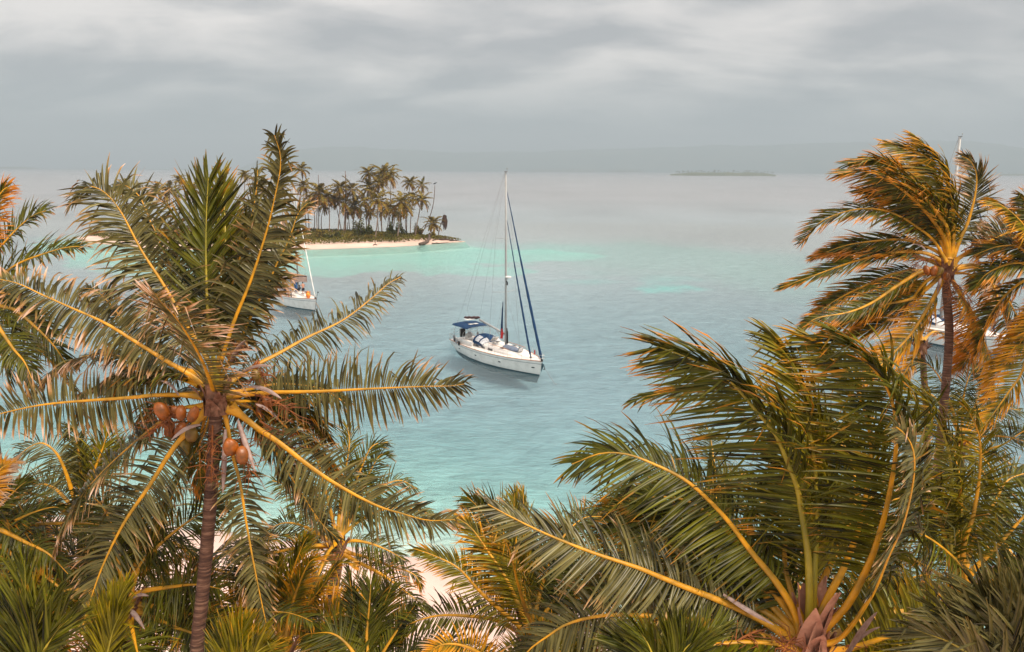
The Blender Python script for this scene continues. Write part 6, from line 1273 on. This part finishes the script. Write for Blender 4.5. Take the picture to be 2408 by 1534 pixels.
LP = [(296, 430, 298, 557, 11, 'small islet palm farthest left, a dark tuft over the first near frond tip'),
      (323, 438, 322, 557, 11, 'second small islet palm from the left, a dark tuft beside the first'),
      (366, 446, 370, 560, 22, 'orange-crowned islet palm on a slim trunk in the gap left of the upright frond'),
      (398, 452, 402, 560, 26, 'leafy islet palm right of the orange-crowned one, close to the upright frond'),
      (421, 423, 424, 553, 14, 'islet palm showing above the others at the left edge of the upright frond'),
      (450, 445, 446, 560, 26, 'islet palm hidden behind the upright centre frond of the near left palm'),
      (575, 412, 577, 551, 14, 'islet palm tuft showing between two upright fronds of the near left palm'),
      (520, 440, 520, 556, 24, 'islet palm behind the tallest near frond, left of its rib'),
      (610, 436, 610, 556, 24, 'islet palm behind the tallest near frond, right of its rib'),
      (662, 440, 664, 556, 20, 'islet palm seen through the right edge of the tallest near frond')]
for k, (cx, cy, bx_, by_, rr, lab) in enumerate(LP):
    g0 = ground(bx_, by_, 0.75); far_palm(lab, (cx, cy), (bx_, by_), rr / F * g0.y / 4.0, k + 40, lean=0.3 * math.sin(k))
DT = [(425, 335, 430, 1120, 'bare dead trunk poking up behind the thick straight pale trunk', 0), (795, 280, 790, 1130, 'taller pole of the twin bare trunks', 0.2), (803, 335, 806, 1130, 'shorter pole of the twin bare trunks', -0.2),
      (688, 840, 686, 1130, 'headless palm trunk between the mid-height palm and its neighbour', 0.5), (826, 990, 824, 1125, 'short broken stump under the low palms', 0), (612, 1085, 612, 1165, 'thin post standing in the green undergrowth at the left', 0),
      (2028, 480, 1830, 1030 + 140, 'slender curved dead trunk with a bird perched on its tip', 1.2)]
for k, (cx, cy, bx_, by_, lab, ln_) in enumerate(DT): r_ = far_palm(lab, zc(cx, cy), zc(bx_, by_), 1, k, lean=ln_, name='dead_palm', cr=False, thin=0.9)
# the bird on the curved dead trunk
tp_ = at(*zc(2028, 476), ground(*zc(1830, 1170), 0.75).y)
mb = MB(); mb.ball((0, 0, 0.28), (0.42, 0.16, 0.17), 10, 8, Matrix.Rotation(-0.35, 3, 'Y')); mb.tube([(0.3, 0, 0.38), (0.46, 0, 0.55), (0.56, 0, 0.6)], [0.10, 0.07, 0.075], 8); mb.tube([(0.58, 0, 0.6), (0.82, 0, 0.54)], [0.05, 0.01], 6); mb.tube([(-0.3, 0, 0.2), (-0.62, 0, 0.1)], [0.10, 0.04], 6, flat=0.4)
for sg in (-1, 1): mb.tube([(0.05, sg * 0.05, 0.18), (0.05, sg * 0.05, 0.0)], 0.02, 5); mb.grid([[(0.25, sg * 0.13, 0.38), (0.0, sg * 0.18, 0.4), (-0.4, sg * 0.14, 0.22)], [(0.2, sg * 0.17, 0.28), (-0.05, sg * 0.19, 0.24), (-0.45, sg * 0.12, 0.14)]])
bd = mb.build('bird', M['black'], smooth=True); bd.location = tp_; bd.rotation_euler = (0, 0, 0.4); tag(bd, 'dark seabird perched on the tip of the slender curved dead trunk', 'bird')
# dead palm with a hanging brown skirt at the right end
root = far_palm('dead palm at the right end of the islet, brown fronds hanging straight down', zc(2160, 905), zc(2072, 1200), 1, 3, lean=-0.4, name='dead_palm', cr=False)
root['category'] = 'palm tree'; root['group'] = ISG; H = at(*zc(2160, 905), ground(*zc(2072, 1200), 0.75).y) - root.location
rs = random.Random(5); mb = MB()
for k in range(46):
    a = rs.uniform(0, 6.28); r_ = rs.uniform(0.05, 0.62); ln_ = rs.uniform(1.6, 4.4); p = Vector((H.x + r_ * math.cos(a), H.y + r_ * math.sin(a), H.z + 0.3 - r_ * 0.5)); q = p + Vector((rs.gauss(0, .2), rs.gauss(0, .2), -ln_))
    m_ = p.lerp(q, .5) + Vector((rs.gauss(0.05, .2), 0, 0)); w_ = rs.uniform(0.08, 0.16); mb.grid([[x - Vector((ww, 0, 0)), x + Vector((0, 0.05, 0)), x + Vector((ww, 0, 0))] for x, ww in ((p, w_ * .6), (m_, w_), (q, w_ * .25))])
M['dead_leaf'] = pmat('dead_brown_frond', (0.10, 0.05, 0.035), 0.9, noise=(2, (0.05, 0.025, 0.02), 0.35, 0.7))
mb.build('dead_fronds', M['dead_leaf'], root)
# orange dead fronds under one crown
# --- bushes on the islet
def bush(label, x, y_, rx, rz, mat, seed, spiky=False, grp='bushes under the islet palms'):
    g0 = ground(*zc(x, y_), 0.7); s = PX / F * g0.y; rs = np.random.default_rng(seed); rxm, rzm = rx * s * 1.1, rz * s * 1.1; n = int(760 if not spiky else 260)
    root = empty('bush' if not spiky else 'young_palm', (g0.x, g0.y, 0.6)); tag(root, label, 'bush' if not spiky else 'young palm', grp)
    if spiky:
        V, Q, A = far_crown(seed, nf=13, L=1.0); V = V * np.array([1, 1, 1.0]); o = bpy.data.objects.new('fronds', CROWNS[seed % 6]); COL.objects.link(o); o.parent = root; k = rxm / 4.0; o.scale = (k, k, k * 1.25); o.location = (0, 0, 0.3)
        MB().tube([(0, 0, -0.1), (0, 0, 0.5)], [0.2, 0.14], 7).build('trunk', M['trunk'], root); return
    d = unit(rs.standard_normal((n, 3))); d[:, 2] = abs(d[:, 2]); lump = 1 + 0.25 * np.sin(d[:, 0] * 5 + seed) * np.cos(d[:, 2] * 4); c = d * np.array([rxm, rxm * 0.7, rzm]) * (0.55 + 0.45 * rs.random((n, 1))) * lump[:, None]
    a = unit(rs.standard_normal((n, 3))) * 0.42; b = unit(np.cross(a, rs.standard_normal((n, 3)))) * 0.2
    V = np.stack([c - b, c + a * .5 - b * .2, c + a, c + b], 1).reshape(-1, 3); Q = np.arange(n * 4).reshape(-1, 4); A = np.zeros((n * 4, 4)); A[:, 0] = np.tile([0, .4, .9, .4], n); A[:, 1] = np.repeat(rs.random(n), 4); A[:, 2] = 0.05
    mesh_obj('foliage', V, Q, M[mat], root, attr=A); mb = MB(); r2 = random.Random(seed)
    for k in range(6): mb.tube([(0, 0, -0.1), (r2.gauss(0, rxm * .3), r2.gauss(0, rxm * .2), rzm * .5), (r2.gauss(0, rxm * .5), r2.gauss(0, rxm * .3), rzm * .9)], [0.08, 0.05, 0.02], 5)
    mb.build('stems', M['trunk'], root)
bush('olive bush at the left end of the islet undergrowth', 470, 1235, 95, 130, 'leaf_far', 1)
bush('tall dark bush in the middle of the grove', 985, 1200, 85, 230, 'leaf', 2); bush('dark bush right beside the tall one', 1100, 1200, 90, 150, 'leaf', 3)
bush('dark bush between the two pale front trunks', 1420, 1170, 60, 150, 'leaf', 4); bush('round dark bush left of the pale right-hand trunk', 1545, 1195, 110, 170, 'leaf', 5)
bush('narrow grey-green bush near the right end of the grove', 1795, 1200, 70, 160, 'leaf_far', 6); bush('low dark bush under the leftmost front palm', 560, 1240, 70, 80, 'leaf', 7); bush('low bush at the foot of the curved pale trunk', 1130, 1240, 75, 75, 'leaf_far', 8)
bush('low dry bush under the short arching palm', 1990, 1215, 50, 80, 'leaf_far', 9); bush('dark bush behind the two front bushes at the left', 690, 1225, 80, 90, 'leaf', 10); bush('flat bush right of the curved pale trunk', 1290, 1225, 90, 60, 'leaf_far', 11); bush('flat bush below the low olive palm', 1400, 1232, 80, 50, 'leaf', 12)
bush('young palm with spiky fronds in front of the dark bush', 845, 1240, 80, 80, 'leaf', 13, True); bush('young palm at the left end of the undergrowth beside the olive bush', 405, 1235, 60, 60, 'leaf', 14, True); bush('young palm leaning out between the right-hand trunks', 1800, 1150, 70, 60, 'leaf', 15, True)
for k, (x, y_, r_, h_, lab) in enumerate([(222, 552, 80, 60, 'low bush at the far left tip of the islet'), (330, 556, 200, 240, 'thick bush under the small left palms'), (420, 558, 230, 330, 'brown-green thicket behind the upright centre frond'), (560, 557, 230, 300, 'thicket behind the tallest near frond'), (655, 557, 180, 240, 'thicket at the right edge of the tallest near frond')]):
    bush(lab, (x - 676) / PX, (y_ - 352.7) / PX, r_, h_, 'leaf_far', 20 + k)
# --- ground cover: low green mat nobody could count
rsn = np.random.default_rng(77); n = 60000; gx = rsn.uniform(min(xs), max(xs), n); gy = rsn.uniform(min(ys), max(ys), n); d = -sdf(gx, gy, ISLET)
front = np.interp(gx, [p[0] for p in sorted(ISLET[:10])], [p[1] for p in sorted(ISLET[:10])])
keep = (d > 1.2) & (gy - front > 6.8 + 2.5 * (fbm(gx / 5, gy * 0, 3, 8) - 0.5) - 5 * sstep(-22, -14, gx)); gx, gy, d = gx[keep], gy[keep], d[keep]; n = len(gx)
hz = 0.25 + 0.9 * fbm(gx / 4, gy / 4, 3, 15) * sstep(1, 6, d); gz = 0.5 + 0.9 * (1 - np.exp(-d * 0.16 / 0.9)) * 0.5 + rsn.random(n) * hz
c = np.stack([gx, gy, gz], -1); a = unit(rsn.standard_normal((n, 3)) * np.array([1, 1, .6])) * 0.42; b = unit(np.cross(a, rsn.standard_normal((n, 3)))) * 0.2
V = np.stack([c - b, c + a * .5 - b * .3, c + a, c + b], 1).reshape(-1, 3); A = np.zeros((n * 4, 4)); A[:, 0] = np.tile([0, .3, .8, .3], n); A[:, 1] = np.repeat(np.clip(fbm(gx / 3, gy / 3, 3, 2) + .2 * rsn.standard_normal(n), 0, 1), 4); A[:, 2] = 0.1
M['scrub'] = leaf_mat('islet_scrub', (0.03, 0.034, 0.003), (0.16, 0.13, 0.01), (0.34, 0.16, 0.03), (0.3, 0.18, 0.08), rough=0.7)
tag(mesh_obj('ground_cover', V, np.arange(n * 4).reshape(-1, 4), M['scrub'], attr=A), 'low yellow-green undergrowth covering the islet behind its beach', 'plants', kind='stuff')
# --- driftwood and wrack on the islet beach
M['drift'] = pmat('weathered_driftwood', (0.12, 0.075, 0.055), 0.9, noise=(2, (0.05, 0.03, 0.022), 0.35, 0.7), bump=(6, 0.6, 0.05))
def gz_(x, y_, h=0.35): p = ground(*zc(x, y_), h); return p
def drift(label, pts, rads, seed, branches=3, name='driftwood', h=0.45, cat='driftwood'):
    rs = random.Random(seed); P = [gz_(x, y_, h) + Vector((0, 0, dz)) for x, y_, dz in pts]; o = P[0].copy(); mb = MB(); mb.tube([p - o for p in P], rads, 7)
    for k in range(branches):
        i = rs.randrange(1, len(P)); p = P[i] - o; q = p + Vector((rs.uniform(-1, 1), rs.uniform(-.6, .6), rs.uniform(0.1, .7))); mb.tube([p, p.lerp(q, .5) + Vector((0, 0, .1)), q], [rads[i] * .5, rads[i] * .35, 0.02], 5)
    ob = mb.build(name, M['drift'], smooth=True); ob.location = o; tag(ob, label, cat, 'driftwood on the islet beach')
drift('thick dark driftwood trunk with an upturned root end on the sand', [(1818, 1296, 0), (1870, 1286, 0), (1925, 1270, 0.1), (1955, 1255, 0.9), (1950, 1225, 1.3)], [0.38, 0.5, 0.42, 0.35, 0.18], 1, 5)
drift('long thin driftwood pole lying in front of the branch tangle', [(1985, 1288, 0), (2080, 1286, 0), (2215, 1280, 0.05)], [0.16, 0.17, 0.09], 2, 1)
drift('tangled driftwood branches at the right tip of the islet', [(2085, 1240, 0.2), (2170, 1250, 0.35), (2270, 1252, 0.2), (2330, 1258, 0.1)], [0.2, 0.24, 0.16, 0.08], 3, 9)
drift('driftwood branch reaching farthest right into the shallows', [(2230, 1258, 0.2), (2330, 1262, 0.25), (2408, 1264, 0.1)], [0.16, 0.13, 0.04], 4, 5)
drift('grey driftwood bough behind the thick dark trunk', [(2000, 1255, 0.2), (2060, 1240, 0.3), (2130, 1232, 0.2)], [0.14, 0.15, 0.07], 5, 5)
drift('small driftwood scrap alone on the open sand', [(1180, 1310, 0), (1210, 1300, 0.1), (1232, 1310, 0)], [0.1, 0.16, 0.06], 6, 2)
drift('thin sticks washed up below the wide olive palm', [(1480, 1272, 0), (1560, 1262, 0.05), (1640, 1262, 0), (1700, 1268, 0)], [0.05, 0.07, 0.06, 0.03], 7, 4)
mb = MB(); rs = random.Random(8); o = gz_(830, 1290)
for k in range(9): mb.ball((rs.gauss(0, .45), rs.gauss(0, .3), 0.1 + 0.15 * rs.random()), rs.uniform(0.16, 0.26), 7, 6)
ob = mb.build('coconut_heap', M['dead_leaf'], smooth=True); ob.location = o; tag(ob, 'small dark heap of fallen husks on the sand below the young palm', 'heap')
n = 900; wx = rsn.uniform(370, 1800, n); mb = MB(); rs = random.Random(3)
for x in wx:
    y_ = 1262 + 6 * math.sin(x / 60) + rs.gauss(0, 4) + (6 if x < 900 else 0); p = gz_(x, y_, 0.42); q = Vector((rs.gauss(0, .25), rs.gauss(0, .12), rs.gauss(0, .02)))
    mb.grid([[p - q, p - q * .2 + Vector((0, .05, .05))], [p + q * .3 + Vector((0, -.05, .05)), p + q]])
tag(mb.build('tide_wrack', M['drift']), 'dark line of washed-up weed and twigs along the islet beach', 'seaweed', kind='stuff')

# ------------------------------------------------------------------ far islands
M['isle'] = pmat('far_forest', (0.06, 0.07, 0.035), 0.9, noise=(0.05, (0.10, 0.10, 0.05), 0.35, 0.7)); M['isle_sand'] = pmat('far_sand', (0.6, 0.5, 0.42), 0.9)
def island(label, x0, x1, dist, hpx, seed, palms=30, tiny=1.0):
    """wooded cay: a sand rim, a lumpy forest mass and palm crowns breaking its outline"""
    rs = random.Random(seed); a, b = ray(x0, 405), ray(x1, 405); A_ = Vector((a.x / a.y * dist, dist, 0)); B_ = Vector((b.x / b.y * dist, dist, 0)); Lw = (B_ - A_).length; hm = hpx / F * dist
    root = empty('island', ((A_ + B_) / 2)); tag(root, label, 'island', 'wooded islands on the horizon'); c = (A_ + B_) / 2; u = (B_ - A_).normalized(); dep = max(Lw * 0.22, 60)
    n, m = 90, 9; g = []
    for i in range(n + 1):
        t = i / n; row = []; env = math.sin(math.pi * t) ** 0.33
        for j in range(m + 1):
            s = j / m; yy = (s - 0.5) * dep * env; k = math.sin(math.pi * s) ** 0.5
            h = hm * env * k * (0.55 + 0.55 * float(fbm(np.array(t * Lw / 45 + seed), np.array(s * 5.0), 4, seed)))
            p = u * ((t - 0.5) * Lw) + Vector((0, yy, max(h, 0) - 0.4)); row.append(p)
        g.append(row)
    MB().grid(g).build('forest', M['isle'], root, smooth=True)
    MB().grid([[u * ((i / 40 - 0.5) * Lw * 1.03) + Vector((0, (s - .5) * dep * 1.15 * max(0.05, math.sin(math.pi * i / 40)) ** .4, 1.2 * (1 - (2 * s - 1) ** 2) - 0.3)) for s in (0, .25, .5, .75, 1)] for i in range(41)]).build('sand', M['isle_sand'], root, smooth=True)
    mb = MB()
    for k in range(palms):
        t = rs.uniform(0.02, 0.98); h = hm * rs.uniform(0.75, 1.25) * (0.6 + 0.5 * math.sin(math.pi * t) ** .3); p = u * ((t - .5) * Lw) + Vector((0, rs.uniform(-.3, .1) * dep * .8, 0)); w = hm * 0.03
        mb.tube([p, p + Vector((rs.gauss(0, w * 3), 0, h))], [w, w * .7], 4)
        for q in range(7): a_ = q * .9 + rs.random(); e = Vector((math.cos(a_), math.sin(a_) * .6, rs.uniform(-.3, .5))) * hm * .2; tp = p + Vector((0, 0, h)); mb.grid([[tp, tp + Vector((0, 0, hm * .05))], [tp + e + Vector((0, 0, -hm * .06)), tp + e * .9]])
    o = mb.build('palm_crowns', M['isle'], root); o['kind'] = 'stuff'
island('nearest wooded island, long and dark, on the horizon right of the yacht mast', 1574, 1826, 3300, 9.5, 3, 60)
island('faint short island on the horizon just left of the nearest wooded one', 1428, 1512, 8200, 6.5, 4, 16)
island('faint long island on the horizon just right of the yacht mast', 1237, 1412, 8600, 6.0, 5, 24)
island('small hazy island at the far left end of the horizon', -60, 93, 7600, 5.5, 6, 20)
island('tiny hazy island on the horizon above the palm islet', 829, 852, 8300, 6.5, 7, 6)
island('low sandy island on the horizon at the far right edge', 2290, 2500, 5200, 5.0, 8, 26)
